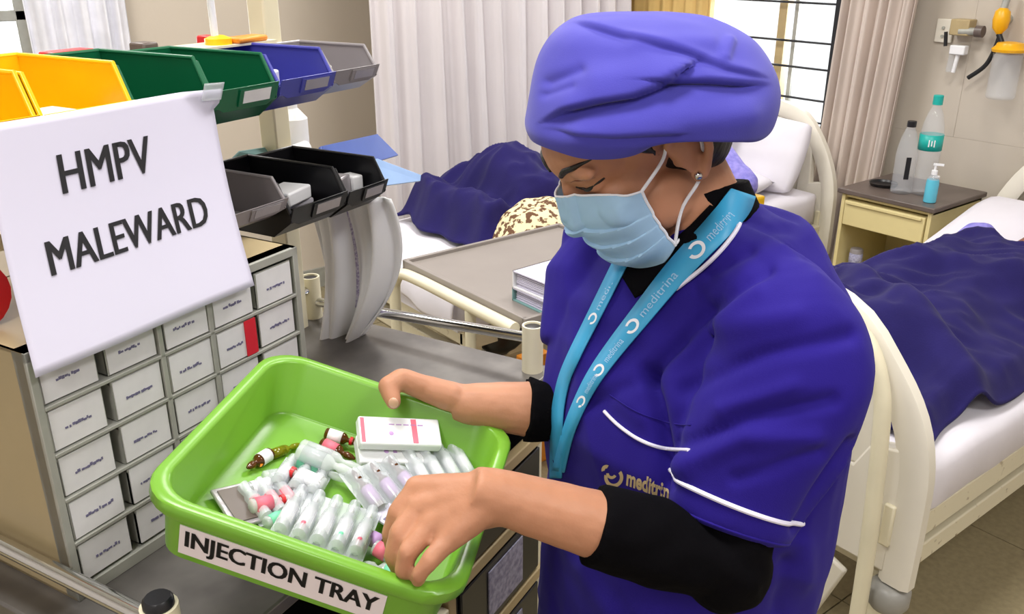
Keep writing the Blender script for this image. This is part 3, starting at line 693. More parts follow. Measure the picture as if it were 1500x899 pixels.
# storage bins
def make_bin(label, m, a, z, h, wd=0.1, dp=0.185, l0=0.230):
    r = thing('storage_bin', label, 'bin', cw(a, l0, z), CR, None)
    side = [(0.034, 0.0), (0.0, h * 0.34), (0.002, h * 0.58), (0.020, h), (dp, h), (dp, 0.0)]
    t = 0.0022; mb = MB()
    for x in (0.0, wd - t): mb.prism(side, lambda p, q, s: (s, p, q), x, x + t)
    mb.span((0, 0.034, 0), (wd, dp, t)); mb.span((0, dp - t, 0), (wd, dp, h))
    mb.build('body', m, r, smooth=False, bevel=0.0006)
    rim = MB()
    for x in (t / 2, wd - t / 2): rim.tube([(x, 0.001, h * 0.5), (x, 0.020, h), (x, dp, h)], 0.0026, 8)
    rim.tube([(0, dp, h), (wd, dp, h)], 0.0026, 8)
    rim.build('rim', m, r)
    # front lip leaning outwards with chamfered lower corners, and the slope below it
    ch = wd * 0.16; lean = lambda q: 0.004 - 0.010 * q / (h * 0.36)
    poly = [(ch, 0.0), (wd - ch, 0.0), (wd, h * 0.12), (wd, h * 0.36), (0, h * 0.36), (0, h * 0.12)]
    lp = MB().prism(poly, lambda p, q, s: (p, lean(q) + s, h * 0.24 + q), 0.0, t).build('front_lip', m, r, smooth=False, bevel=0.0005)
    MB().prism([(0.0, 0.034), (wd, 0.034), (wd, 0.002), (0.0, 0.002)], lambda p, q, s: (p, q, (0.034 - q) / 0.034 * h * 0.33 + s), 0.0, t).build('front_slope', m, r, smooth=False)
    MB().prism([(wd * 0.36, h * 0.06), (wd * 0.90, h * 0.06), (wd * 0.90, h * 0.32), (wd * 0.36, h * 0.32)], lambda p, q, s: (p, lean(q) + s, h * 0.24 + q), -0.0022, -0.0004).build('label_holder', m, lp, smooth=False)
    MB().prism([(wd * 0.42, h * 0.10), (wd * 0.85, h * 0.10), (wd * 0.85, h * 0.29), (wd * 0.42, h * 0.29)], lambda p, q, s: (p, lean(q) + s, h * 0.24 + q), -0.0030, -0.0022).build('label_card', 'foil' if m != 'green' else 'card', lp, smooth=False)
    return r
ZT1, ZT2 = 1.419, 1.272
for (a, m, z, h, dp, lab) in ((0.022, 'yellow', 1.400, 0.092, 0.18, 'leftmost yellow open-front storage bin on the top rail, cut by the frame'), (0.130, 'yellow', 1.401, 0.089, 0.18, 'yellow open-front storage bin beside the green bins on the top rail'), (0.235, 'green', 1.402, 0.083, 0.18, 'green storage bin beside the yellow bins, half behind the sign'),
                    (0.341, 'green', 1.403, 0.076, 0.18, 'green storage bin beside the blue bin on the top rail'), (0.449, 'blue', 1.407, 0.069, 0.18, 'blue storage bin between green and grey on the top rail'), (0.553, 'grey', 1.413, 0.059, 0.14, 'grey storage bin at the far end of the top rail')):
    make_bin(lab, m, a, z, h, 0.103 if a < 0.55 else 0.094, dp)
for (a, m, z, h, wd, lab) in ((0.338, 'grey', 1.2685, 0.056, 0.103, 'grey storage bin on the lower rail beside the paper sign'), (0.447, 'black', 1.240, 0.074, 0.112, 'nearer black storage bin on the lower rail'), (0.563, 'black', 1.238, 0.072, 0.09, 'farther black storage bin at the end of the lower rail')):
    make_bin(lab, m, a, z, h, wd, 0.18)
# goods in the lower black bins
def packet(label, a, l, z, d, m, rz=0.0, tilt=0.0, rnd=0.003, name='packet', cat='packet'):
    o = MB().box((0, 0, 0), d).build(name, m, loc=cw(a, l, z), rot=(tilt, 0, CR + rz), bevel=rnd); return tag(o, label, cat)
packet('white wrapped packet in the nearer black bin', 0.50, 0.285, 1.284, (0.06, 0.045, 0.02), 'white', 0.2)
packet('flat white packet lying beneath in the nearer black bin', 0.50, 0.30, 1.269, (0.085, 0.05, 0.009), 'sheet', -0.1)
packet('crumpled pale packet in the farther black bin', 0.596, 0.285, 1.276, (0.035, 0.045, 0.03), 'foil', 0.3)
packet('small white packet in the farther black bin, to the right', 0.632, 0.278, 1.273, (0.022, 0.03, 0.026), 'white', -0.2)
packet('small white packet in the blue bin', 0.485, 0.285, 1.438, (0.03, 0.025, 0.03), 'white', 0.4)
packet('small white packet in the grey bin of the top rail', 0.585, 0.285, 1.438, (0.03, 0.03, 0.022), 'white', 0.2)
packet('pale white packet in the yellow bin above the paper sign', 0.175, 0.285, 1.432, (0.05, 0.06, 0.028), 'white', 0.0)
# goods on top of / behind the bins
packet('orange sachet lying on top of the bins by the white wire arch', 0.555, 0.385, 1.4825, (0.06, 0.03, 0.008), 'orange', 0.1)
for (px, py, d, m, lab) in ((100, 84, (0.06, 0.03, 0.024), 'red', 'red carton behind the yellow bin on the top rail'), (308, 72, (0.022, 0.03, 0.024), 'red', 'small red carton behind the green bins on the top rail'), (212, 78, (0.025, 0.03, 0.024), 'darktop', 'dark carton behind the green bin on the top rail')):
    g_ = cpx(px, py, 0.45); packet(lab, g_.x, 0.45, 1.461 + 0.012, d, m)
MB().span((0.12, 0.428, 1.456), (0.62, 0.475, 1.461)).build('rear_shelf', 'cream', CT)
MB().span((0.40, 0.429, 1.270), (0.637, 0.53, 1.275)).build('rear_shelf', 'cream', CT)
MB().span((0.45, 0.37, 1.4755), (0.60, 0.43, 1.4785)).build('rear_shelf', 'cream', CT)
WA = thing('wire_arch', 'white wire arch with black clamp standing on the bins', 'hook', cw(0.43, 0.392, 1.4785), CR)
MB().tube(curve([(0.075, 0, 0.0), (0.075, 0, 0.14), (0.078, 0, 0.165), (0.10, 0, 0.178), (0.14, 0, 0.183), (0.196, 0, 0.186)], 30), 0.005, 10).build('wire', 'white', WA)
MB().lathe([(0.018, 0), (0.018, 0.008), (0.008, 0.012)], (0.08, 0, 0), 16).build('foot', 'yellow', WA)
kb = MB(); kb.box((0.082, 0.004, 0.125), (0.05, 0.03, 0.05), Matrix.Rotation(0.3, 3, 'Y')); kb.tube([(0.08, 0, 0.14), (0.07, 0.0, 0.175), (0.085, 0, 0.21), (0.11, 0, 0.235)], 0.009, 10); kb.box((0.05, 0, 0.14), (0.035, 0.024, 0.02), Matrix.Rotation(-0.6, 3, 'Y'))
kb.build('clamp', 'black', WA, bevel=0.003)
MB().box((0.135, 0, 0.145), (0.022, 0.012, 0.06)).build('tag_strip', 'white', WA, bevel=0.002)
# things on the lower rear shelf
zs = 1.275
def leaf(name, label, pix, l, m, th=0.006, back=0.0):     # flat folder given by its corners on a leaning plane
    vs = []
    for (px, py, ll) in pix: vs.append(cpx(px, py, ll))
    n_ = (vs[1] - vs[0]).cross(vs[2] - vs[0]).normalized() * th
    k = len(vs); mb = MB(); mb.add(list(vs) + [q + n_ for q in vs], [tuple(range(k))[::-1], tuple(range(k, 2 * k))] + [(i, (i + 1) % k, k + (i + 1) % k, k + i) for i in range(k)])
    o = mb.build(name, m, loc=CART0, rot=(0, 0, CR), smooth=False, bevel=0.0008); return tag(o, label, 'folder')
leaf('folder', 'dark blue folder sticking out behind the farther black bin', ((470, 214, 0.44), (553, 196, 0.47), (584, 227, 0.45), (540, 240, 0.43), (470, 246, 0.42)), 0, 'bluefolder')
leaf('folder', 'light blue folder below the dark blue one behind the bins', ((535, 236, 0.42), (553, 232, 0.42), (617, 256, 0.40), (616, 265, 0.395), (540, 275, 0.395)), 0, 'ltblue')
g_ = cpx(481, 216, 0.41)
o = thing('sanitizer_bottle', 'white pump bottle behind the farther black bin', 'bottle', cw(g_.x, 0.485, zs), CR)
MB().lathe([(0.022, 0), (0.026, 0.004), (0.026, 0.06), (0.014, 0.074), (0.010, 0.078)], seg=18).build('body', 'white', o)
pb = MB(); pb.lathe([(0.011, 0.077), (0.011, 0.088), (0.0035, 0.09), (0.0035, 0.107)], seg=12); pb.box((0.006, -0.006, 0.110), (0.036, 0.012, 0.008), Matrix.Rotation(-0.6, 3, 'Z')); pb.build('pump', 'white', o)
g_ = cpx(418, 229, 0.455)
o = thing('ointment_tube', 'white ointment tube with red cap lying behind the nearer black bin', 'tube', cw(g_.x - 0.085, 0.45, g_.z), CR)
MB().tube([(0, 0, -0.02), (0.075, 0, 0.0)], [0.012, 0.013], 14, flat=0.8).build('body', 'white', o); MB().tube([(0.075, 0, 0.0), (0.094, 0, 0.003)], 0.0115, 14).build('tube_cap', 'red', o); MB().tube([(0.094, 0, 0.003), (0.13, 0, 0.006)], 0.013, 14).build('end', 'white', o)
packet('box under the white tube behind the black bins', g_.x - 0.03, 0.47, (zs + g_.z) / 2 - 0.012, (0.11, 0.06, g_.z - zs - 0.03), 'tealcloth', 0.05)
leaf('folder', 'grey blue plastic sheet with green print behind the lower grey bin', ((342, 232, 0.44), (352, 222, 0.44), (405, 214, 0.46), (410, 232, 0.44), (350, 246, 0.43)), 0, 'tealcloth', 0.003)

# red packet at the left on top of the cabinet
RP = thing('red_packet', 'red rolled packet with blue stripe on the cabinet, left of the sign', 'packet', cw(0.055, 0.245, CZ + chei + 0.033), CR)
MB().tube([(-0.02, -0.01, 0), (-0.02, 0.10, 0)], 0.033, 20).build('body', 'red', RP); MB().tube([(-0.02, 0.02, 0), (-0.02, 0.045, 0)], 0.0335, 20).build('stripe', 'ltblue', RP)

# white cloth hung at the far end of the trolley rack
def cl(u, v):
    wdt = 0.125 * (1 - 0.66 * v ** 1.3) + 0.02 * sin(PI * v)
    a = 0.650 + 0.05 * v * (1 - v); l = 0.400 - 0.02 * v - u * wdt * 1.35
    return (a + 0.018 * sin(u * 13 + v * 2) * (0.5 + 0.5 * v) + 0.008 * sin(u * 29 + 1) + 0.02 * u, l, 1.246 - 0.25 * v - 0.03 * sin(u * 3) * v)
hc = MB().grid(cl, 60, 30).build('hanging_cloth', 'white', loc=CART0, rot=(0, 0, CR), solid=0.003, ang=180)
npn = MB().grid(lambda u, v: Vector(cl(0.42 + 0.25 * u, 0.02 + 0.72 * v)) + Vector((0.004, -0.004, 0)), 20, 20).build('net_panel', 'netlilac', hc, solid=0.001, ang=180)
tag(hc, 'white cloth hanging from the far end of the bin rack', 'cloth')

# paper sign
def pap(u, v, lift=0.0):   # u along the sheet, v down
    a = 0.062 + 0.262 * u - 0.043 * v + 0.006 * u * v; l = 0.214 - 0.072 * v + 0.006 * sin(PI * v) - 0.0015 * sin(2 * PI * u); z = 1.456 - 0.210 * v
    fold = max(0.0, (u - 0.93) + (0.09 - v) * 0.9) if v < 0.1 and u > 0.85 else 0.0
    l -= fold * 0.12
    return Vector((a, l - lift, z))
PS = thing('paper_sign', 'white paper sign with black HMPV MALEWARD lettering taped to the bins', 'sign', CART0, CR)
MB().grid(lambda u, v: pap(u, v), 40, 28).build('sheet', 'paper', PS, solid=0.0006, ang=180)
#==PAPERTEXT==
def ptext(s, u0, u1, v0, v1, sl=0.0, **k):
    lettering(s, lambda a, b: pap(u0 + (u1 - u0) * a, v1 + (v0 - v1) * b + sl * a, 0.0012), 'ink', PS, **k)
for du in (-0.0035, 0.0035):
    ptext('HMPV', 0.245 + du, 0.645 + du, 0.17, 0.335)
    ptext('MALEWARD', 0.14 + du, 0.86 + du, 0.505, 0.645)
MB().grid(lambda u, v: pap(0.925 + 0.075 * u, -0.035 + 0.09 * v, 0.002), 6, 6).build('tape', 'blister', PS, solid=0.0004)

# odds and ends on the floor and frame below the overbed table
p = wz(735, 478, 0.42); o = MB().ball((0, 0, 0), (0.10, 0.07, 0.10), 20).build('bag', 'black', loc=(p.x, p.y, 0.42)); tag(o, 'dark bag hanging below the overbed table', 'bag')
p = wz(745, 486, 0.40); o = MB().grid(lambda u, v: (0.16 * u - 0.08 + 0.01 * sin(v * 9), 0.10 * v - 0.05, 0.03 * sin(u * 7) * sin(v * 5) + 0.05 * sin(PI * u)), 24, 16).build('cloth', 'tealcloth', loc=(p.x, p.y - 0.05, 0.45), solid=0.004, ang=180); tag(o, 'teal cloth crumpled on the bed frame under the overbed table', 'cloth')
p = wz(705, 522, 0.3); o = MB().tube([(0, 0.0, -0.10), (0.02, -0.03, 0.12)], 0.03, 16).build('pipe', 'chrome', loc=(p.x, p.y, 0.3)); tag(o, 'short shiny pipe standing under the overbed table', 'pipe')
p = wz(745, 515, 0.30); rk = thing('slatted_rack', 'tan slatted rack on the floor behind the trolley rail', 'rack', (p.x + 0.03, p.y, 0.30), 0)
for k in range(5): MB().box((-0.06 + 0.03 * k, 0, 0), (0.014, 0.16, 0.01)).build('slat', 'wood', rk)
for y_ in (-0.08, 0.08): MB().box((0, y_, -0.01), (0.16, 0.014, 0.014)).build('rail', 'darktop', rk)
for x_ in (-0.07, 0.07):
    for y_ in (-0.08, 0.08): MB().box((x_, y_, -0.155), (0.014, 0.014, 0.285)).build('leg', 'darktop', rk)
p = wz(794, 518, 0.40); o = MB().box((0, 0, 0), (0.10, 0.05, 0.40)).build('box', 'orange', loc=(p.x - 0.02, p.y + 0.02, 0.2), bevel=0.003); tag(o, 'orange box standing behind the rear trolley post', 'box')
#==TRAY==
S8 = 0.736
PT = dict(FL=at(192, 708, S8), BL=at(423, 521, 1.333 * S8), BR=at(757, 632, 1.318 * S8), FR=at(648, 868, 0.985 * S8))
ctr = (PT['FL'] + PT['BL'] + PT['BR'] + PT['FR']) / 4
ex = ((PT['FR'] - PT['FL']) + (PT['BR'] - PT['BL'])).normalized(); ey = (PT['BL'] - PT['FL']) + (PT['BR'] - PT['FR']); LY = ey.length / 2; LX = ((PT['FR'] - PT['FL']) + (PT['BR'] - PT['BL'])).length / 2
ey = (ey - ex * ey.dot(ex)).normalized(); ez = ex.cross(ey)
RT = Matrix((ex, ey, ez)).transposed(); RTW = (RV @ RT)
TR_LOC = W(ctr); TR_ROT = RTW.to_euler()
def tw(p): return TR_LOC + RTW @ Vector(p)
def rrect(hx, hy, r, z, n=7):
    out = []
    for k, (sx, sy) in enumerate(((1, 1), (-1, 1), (-1, -1), (1, -1))):
        for i in range(n):
            a = PI / 2 * k + PI / 2 * i / (n - 1)
            out.append(Vector((sx * (hx - r) + r * cos(a), sy * (hy - r) + r * sin(a), z)))
    return out
HX, HY = LX / 2 + 0.008, LY / 2 + 0.008
TD = 0.068
TRAY = thing('injection_tray', 'lime green plastic tray labelled INJECTION TRAY held by the nurse', 'tray', TR_LOC, 0, rot=TR_ROT)
mb = MB()
prof = [(0.018, -TD, 0.024), (0.011, -0.014, 0.034), (0.001, -0.014, 0.040), (0.0, -0.012, 0.040), (0.0, -0.002, 0.040), (0.002, 0.0, 0.040), (0.011, 0.0, 0.036), (0.0135, -0.002, 0.034), (0.0205, -TD + 0.006, 0.024), (0.0235, -TD + 0.0035, 0.022)]
mb.loft([rrect(HX - i, HY - i, r, z) for i, z, r in prof]); mb.build('shell', 'tray', TRAY, ang=50)
def front(a, b, lift=0.0):   # a along x in m, b height in m up from wall bottom
    k = b / (TD - 0.014); ins = 0.018 - 0.007 * k
    return Vector((a, -(HY - ins) - lift, -TD + (TD - 0.014) * k))
lx0, lx1 = -HX + 0.040, HX - 0.060
MB().prism([(lx0, 0.007), (lx1, 0.007), (lx1, 0.041), (lx0, 0.041)], lambda p, q, s: front(p, q, s), 0.0002, 0.001).build('label', 'labelwhite', TRAY)
for dx_ in (-0.0006, 0.0006): lettering('INJECTION TRAY', lambda a, b: front(lx0 + 0.006 + dx_ + (lx1 - lx0 - 0.012) * a, 0.0115 + 0.025 * b, 0.0014), 'ink', TRAY, bold=0.012)
FZ = -TD + 0.0035
def tpt(px, py, h=0.0):     # pixel -> tray local on a plane h above the tray floor
    o_ = Vector((0, 0, CAM_H)); d_ = at(px, py, 1.0) - o_
    n_ = ez; p0_ = ctr + ez * (FZ + h); t_ = (p0_ - o_).dot(n_) / d_.dot(n_)
    q_ = o_ + d_ * t_ - ctr; return Vector((q_.dot(ex), q_.dot(ey), FZ + h))
#==CONTENTS==
def tpose(px0, py0, px1, py1, h, tilt=0.0, roll=0.0):      # pose running from the first pixel to the second on the tray floor
    a = tpt(px0, py0, h); b = tpt(px1, py1, h); d = b - a; ang = math.atan2(d.y, d.x)
    R_ = RTW @ Matrix.Rotation(ang, 3, 'Z') @ Matrix.Rotation(-tilt, 3, 'Y') @ Matrix.Rotation(roll, 3, 'X')
    return tw((a + b) / 2), R_.to_euler(), d.length
def amp_body(mb, L, r, x0=0.0):
    pr = [(r * 0.7, 0), (r, L * 0.03), (r, L * 0.52), (r * 0.9, L * 0.57), (r * 0.42, L * 0.64), (r * 0.40, L * 0.68), (r * 0.62, L * 0.75), (r * 0.5, L * 0.9), (r * 0.2, L)]
    rings = [[Vector((x0 + z, q * cos(2 * PI * k / 12), q * sin(2 * PI * k / 12))) for k in range(12)] for q, z in pr]
    mb.loft(rings); return mb
def ampoule(label, px0, py0, px1, py1, h, gm, lm, r=0.006, tipm=None, tilt=0.0):
    r *= 1.18
    loc, rot, L = tpose(px0, py0, px1, py1, h + r, tilt); L = max(L, 0.03)
    t = thing('ampoule', label, 'ampoule', loc, 0, rot=rot)
    amp_body(MB(), L, r, -L / 2).build('body', gm, t, ang=60)
    MB().tube([(-L * 0.40, 0, 0), (-L * 0.02, 0, 0)], r * 1.05, 14, cap=False).build('label_band', lm, t, solid=0.0003)
    if tipm: MB().tube([(L * 0.20, 0, 0), (L * 0.28, 0, 0)], r * 0.72, 12).build('neck_ring', tipm, t)
    return t
def blister(label, px0, py0, px1, py1, h, n, length, pitch, gm, lm, rr=0.0055, tilt=0.0, dots=None, roll=0.0):
    # cells lie across the line from the first pixel to the second
    loc, rot, L = tpose(px0, py0, px1, py1, h, tilt, roll)
    pitch = L / n
    t = thing('ampoule_blister', label, 'blister pack', loc, 0, rot=rot)
    bk = MB(); bk.span((-L / 2, -length / 2, -0.0005), (L / 2, length / 2, 0.0003))
    for k in range(n):
        cx = -L / 2 + pitch * (k + 0.5); hw = pitch * 0.44
        rings = []
        for yy, sc in ((-length / 2 + 0.002, 0.55), (-length / 2 + 0.005, 1), (length * 0.1, 1), (length * 0.2, 0.7), (length * 0.3, 0.8), (length / 2 - 0.005, 0.8), (length / 2 - 0.002, 0.4)):
            rings.append([Vector((cx + hw * sc * cos(PI * q / 8), yy, 0.0003 + rr * 2.1 * sc * sin(PI * q / 8) ** 0.8)) for q in range(9)])
        bk.loft(rings, cap=False, closed=False)
    bk.build('blister_sheet', 'blister', t, ang=50, fix=False)
    for k in range(n):
        cx = -L / 2 + pitch * (k + 0.5)
        am = MB(); amp_body(am, length * 0.86, min(rr, pitch * 0.36), -length * 0.43)
        am.v = [(cx - y_, x_, z_ + rr) for x_, y_, z_ in am.v]
        a_ = am.build('ampoule', gm, t, ang=60)
        MB().tube([(cx, -length * 0.32, rr), (cx, length * 0.02, rr)], min(rr, pitch * 0.36) * 1.06, 12, cap=False).build('label_band', lm, a_, solid=0.0003)
        if dots:
            dc = dots[k % len(dots)]
            MB().ball((cx, -length * 0.30, rr * 1.5), (pitch * 0.2, 0.004, rr * 0.75), 10).build('dot', dc, a_)
            MB().ball((cx, length * 0.22, rr * 1.3), (pitch * 0.15, 0.004, rr * 0.7), 10).build('dot', 'white', a_)
    return t
def carton(label, px0, py0, px1, py1, h, wd, th, marks=True, roll=0.0):
    loc, rot, L = tpose(px0, py0, px1, py1, h, 0.0, roll)
    t = thing('medicine_carton', label, 'carton', loc, 0, rot=rot)
    MB().box((0, 0, th / 2), (L, wd, th)).build('body', 'white', t, bevel=0.002)
    if marks:
        MB().box((L * 0.17, 0, th + 0.0002), (0.006, wd * 0.86, 0.0004)).build('stripe', 'lpink', t)
        MB().box((-L * 0.46, 0, th + 0.0002), (0.004, wd * 0.86, 0.0004)).build('stripe', 'lpink', t)
        mk_ = MB()
        for q in range(5): mk_.box((-L * 0.05 + 0.008 * q - 0.005, wd * 0.22, th + 0.0002), (0.006, 0.0012, 0.0004))
        mk_.build('print_line', 'lpurple', t)
    else: MB().box((0, -wd * 0.1, th + 0.0002), (0.004, 0.004, 0.0004)).build('print_mark', 'lpurple', t)
    MB().ball((-L * 0.12, -wd * 0.1, th), (0.0028, 0.0028, 0.0006), 8).build('print_dot', 'lpurple', t)
    return t
carton('white medicine carton with pink stripe lying uppermost at the tray back', 522, 638, 640, 642, 0.034, 0.034, 0.013, roll=0.4)
carton('plain white medicine carton below the pink striped one', 520, 668, 624, 670, 0.012, 0.036, 0.014, False, roll=0.25)
blister('clear blister of slim ampoules beside the cartons', 600, 692, 682, 672, 0.016, 4, 0.062, 0.012, 'ampglass', 'white', 0.0055, roll=0.3)
blister('blister of three amber ampoules with purple bands, left of the hand', 520, 727, 600, 697, 0.014, 3, 0.062, 0.014, 'amber', 'lpurple', 0.006, roll=0.2)
blister('large clear blister of five ampoules with pink and green dots, front', 412, 748, 545, 787, 0.018, 5, 0.078, 0.014, 'ampglass', 'white', 0.0065, dots=['white', 'lpink', 'white', 'lgreen', 'lpink'], roll=-0.05)
blister('clear blister of three pink banded ampoules, left part of the pile', 360, 742, 425, 722, 0.008, 3, 0.055, 0.014, 'ampglass', 'lpink', 0.006, roll=0.1)
blister('clear blister of three white banded ampoules in the middle of the pile', 405, 690, 478, 712, 0.010, 3, 0.06, 0.014, 'ampglass', 'white', 0.006, roll=-0.1)
ampoule('thick clear ampoule lying over the middle blister', 436, 660, 520, 694, 0.014, 'ampglass', 'glass', 0.0075)
loc, rot, L = tpose(332, 716, 366, 766, 0.008)
t = thing('foil_sachet', 'grey foil sachet at the left of the medicines', 'sachet', loc, 0, rot=rot)
MB().box((0, 0, 0), (0.056, 0.032, 0.004)).build('body', 'foil', t, bevel=0.0015)
MB().box((0, 0, 0.0025), (0.046, 0.022, 0.0012)).build('print_panel', 'darktop', t)
ampoule('white banded vial with amber tip, leftmost of the loose vials', 396, 664, 362, 685, 0.001, 'amber', 'white', 0.0058)
ampoule('olive glass ampoule lying behind the white banded vial', 392, 668, 440, 650, 0.0, 'olive', 'olive', 0.0045)
ampoule('amber ampoule with red band touching the carton', 476, 634, 528, 650, 0.004, 'amber', 'white', 0.0055, 'red')
ampoule('second amber ampoule below the one by the carton', 470, 648, 520, 672, 0.001, 'amber', 'lpink', 0.0055)
ampoule('long clear ampoule lying diagonally in the middle of the tray', 440, 652, 536, 690, 0.008, 'ampglass', 'glass', 0.0065)
ampoule('clear ampoule with mint band below the long clear one', 430, 672, 510, 705, 0.004, 'ampglass', 'lgreen', 0.006)
ampoule('clear ampoule with white band in the middle of the pile', 446, 668, 522, 694, 0.001, 'ampglass', 'white', 0.006)
ampoule('ampoule with white band and red ring in the middle of the pile', 476, 712, 412, 684, 0.010, 'ampglass', 'white', 0.0065, 'red')
ampoule('clear ampoule with pink band near the foil sachet', 366, 742, 430, 728, 0.008, 'ampglass', 'lpink', 0.006, 'red')
ampoule('clear ampoule with white band above the foil sachet', 360, 718, 430, 700, 0.002, 'ampglass', 'white', 0.006)
ampoule('clear ampoule with glassy band behind the five-cell blister', 385, 700, 450, 690, 0.001, 'ampglass', 'glass', 0.006)
ampoule('mint banded ampoule under the left end of the five-cell blister', 388, 768, 440, 745, 0.001, 'ampglass', 'lgreen', 0.006)
ampoule('mint banded ampoule lying by the front rim near the hand', 590, 848, 532, 824, 0.006, 'ampglass', 'lgreen', 0.006)
ampoule('second mint banded ampoule by the front rim', 570, 858, 524, 838, 0.002, 'ampglass', 'lgreen', 0.006)
ampoule('pink banded ampoule beneath the fingers', 548, 800, 590, 826, 0.010, 'ampglass', 'lpink', 0.006, 'black')
ampoule('dark amber ampoule beneath the fingers', 540, 786, 580, 806, 0.006, 'amber', 'lpurple', 0.006)
loc, rot, L = tpose(556, 770, 588, 742, 0.012)
t = thing('label_strip', 'small pale lilac printed strip beside the fingers', 'strip', loc, 0, rot=rot)
MB().box((0, 0, 0), (0.03, 0.024, 0.003)).build('body', 'paper', t, bevel=0.0008)
MB().box((0, 0, 0.0017), (0.022, 0.004, 0.0006)).build('print_line', 'inkblue', t)

#==NURSE==
NO = Vector((0.2, 0.87, 0))
TK = 1.06; EY0 = Vector((0, 0, CAM_H))
def tk(p): return EY0 + (Vector(p) - EY0) * TK
NR = thing('person', 'person in royal blue tunic, periwinkle cap and face mask sorting the tray', 'person', W(NO), YAW)
S_ = Vector((0.55, -0.835, 0)); N_ = Vector((-0.835, -0.55, 0))     # towards her left shoulder / the way her chest faces
def ring(c, ws, wn, z, n=32, dz=0.0, p=2.3):
    out = []
    for k in range(n):
        a = 2 * PI * k / n; ca, sa = cos(a), sin(a)
        q = S_ * (ws * math.copysign(abs(ca) ** (2 / p), ca)) + N_ * (wn * math.copysign(abs(sa) ** (2 / p), sa))
        out.append(tk(Vector((c[0], c[1], z)) + q + Vector((0, 0, dz * sa))))
    return out
# joints
nSh, nEl, nWr = at(1140, 455, 0.79), at(1056, 822, 0.785), at(722, 724, 0.735)
fSh, fEl, fWr = Vector((0.11, 0.99, 1.282)), at(862, 606, 0.998), at(690, 592, 0.978)
HC = Vector((0.120, 0.857, 1.431)); PIT = rad(35); HS = 0.91
Fd0 = Vector((-cos(rad(19)), -sin(rad(19)), 0)); Ld = Vector((0, 0, 1)).cross(Fd0)
Fd = Fd0 * cos(PIT) - Vector((0, 0, 1)) * sin(PIT); Ud = Fd0 * sin(PIT) + Vector((0, 0, 1)) * cos(PIT)
RH = Matrix((Fd, Ld, Ud)).transposed()
def hd(f, l, u): return HC + (Fd * f + Ld * l + Ud * u) * HS
bd = MB()
E_ = lambda c, r: bd.ball(hd(*c), tuple(q * HS for q in r), 24, RH)
E_((-0.008, 0, 0.030), (0.090, 0.073, 0.074)); E_((0.04, 0, -0.028), (0.052, 0.058, 0.076)); E_((0.045, 0, 0.03), (0.050, 0.062, 0.05))
E_((0.060, 0, -0.088), (0.030, 0.030, 0.026)); E_((0.03, 0, -0.07), (0.045, 0.05, 0.035))
for s in (-1, 1):
    E_((0.060, s * 0.034, -0.026), (0.026, 0.026, 0.028)); E_((0.076, s * 0.034, 0.027), (0.012, 0.030, 0.009)); E_((0.070, s * 0.034, 0.006), (0.0125, 0.015, 0.0105))
    E_((0.02, s * 0.052, -0.055), (0.035, 0.016, 0.03))
bd.capsule(hd(0.087, 0, 0.008), hd(0.099, 0, -0.030), 0.0080, 0.0105)
for s in (-1, 1): bd.ball(hd(0.088, s * 0.011, -0.034), 0.008, 12)
bd.ball(hd(0.080, 0, -0.058), (0.012, 0.022, 0.012), 14, RH)
# ears: helix rim, bowl and lobe
for s in (-1, 1):
    L0 = s * 0.073
    pts = [hd(a * 1.12 - 0.012, L0 + s * b * 1.1, c * 1.12 - 0.014) for a, b, c in ((0.010, 0.000, 0.006), (0.012, 0.006, 0.020), (0.004, 0.013, 0.031), (-0.010, 0.017, 0.031), (-0.019, 0.018, 0.018), (-0.018, 0.015, 0.0), (-0.010, 0.010, -0.016), (-0.002, 0.006, -0.026), (0.004, 0.003, -0.024))]
    bd.tube(curve(pts, 36), [0.0042 + 0.0008 * sin(i * 0.09) for i in range(37)], 10)
    bd.ball(hd(-0.016, L0 + s * 0.004, -0.010), (0.017, 0.0045, 0.026), 16, RH @ Matrix.Rotation(s * 0.30, 3, 'Z'))
    bd.ball(hd(-0.011, L0 + s * 0.0045, -0.037), (0.0065, 0.004, 0.009), 12, RH)
    bd.ball(hd(-0.001, L0 + s * 0.001, -0.015), (0.005, 0.005, 0.007), 10, RH)
# neck, trunk, legs under the clothes
bd.capsule(hd(-0.022, 0, -0.03), tk((0.205, 0.815, 1.30)), 0.047, 0.056, 20)
bd.loft([ring((0.2, 0.84), 0.155, 0.105, 0.80), ring((0.2, 0.83), 0.15, 0.10, 0.95), ring((0.18, 0.805), 0.135, 0.10, 1.16), ring((0.19, 0.81), 0.13, 0.08, 1.27), ring((0.2, 0.81), 0.06, 0.05, 1.33)])
for s in (-1, 1):
    hip = Vector((0.21, 0.88, 0.80)) + S_ * (s * 0.085); knee = Vector((0.2, 0.87, 0.43)) + S_ * (s * 0.085); ank = Vector((0.21, 0.88, 0.09)) + S_ * (s * 0.085)
    bd.capsule(hip, knee, 0.078, 0.055); bd.capsule(knee, ank, 0.052, 0.034); bd.capsule(ank + Vector((0, 0, -0.045)) - N_ * 0.02, ank + N_ * 0.14 + Vector((0, 0, -0.058)), 0.036, 0.026)
# arms
bd.capsule(nSh, nEl, 0.028, 0.029); 
fm = nEl.lerp(nWr, 0.45); bd.tube([nEl.lerp(nWr, 0.06), nEl.lerp(nWr, 0.2), fm, nEl.lerp(nWr, 0.75), nWr, nWr + (nWr - nEl) * 0.09], [0.033, 0.0335, 0.0305, 0.0265, 0.0222, 0.0185], 18)
bd.capsule(fSh, fEl, 0.043, 0.035)
bd.tube([fEl, fEl.lerp(fWr, 0.5), fWr, fWr + (fWr - fEl) * 0.15], [0.034, 0.0315, 0.0238, 0.0185], 18)
pm_ = at(645, 752, .752); bd.capsule(nWr + (nEl - nWr) * 0.06, nWr.lerp(pm_, 0.85), 0.0215, 0.0205, 18)
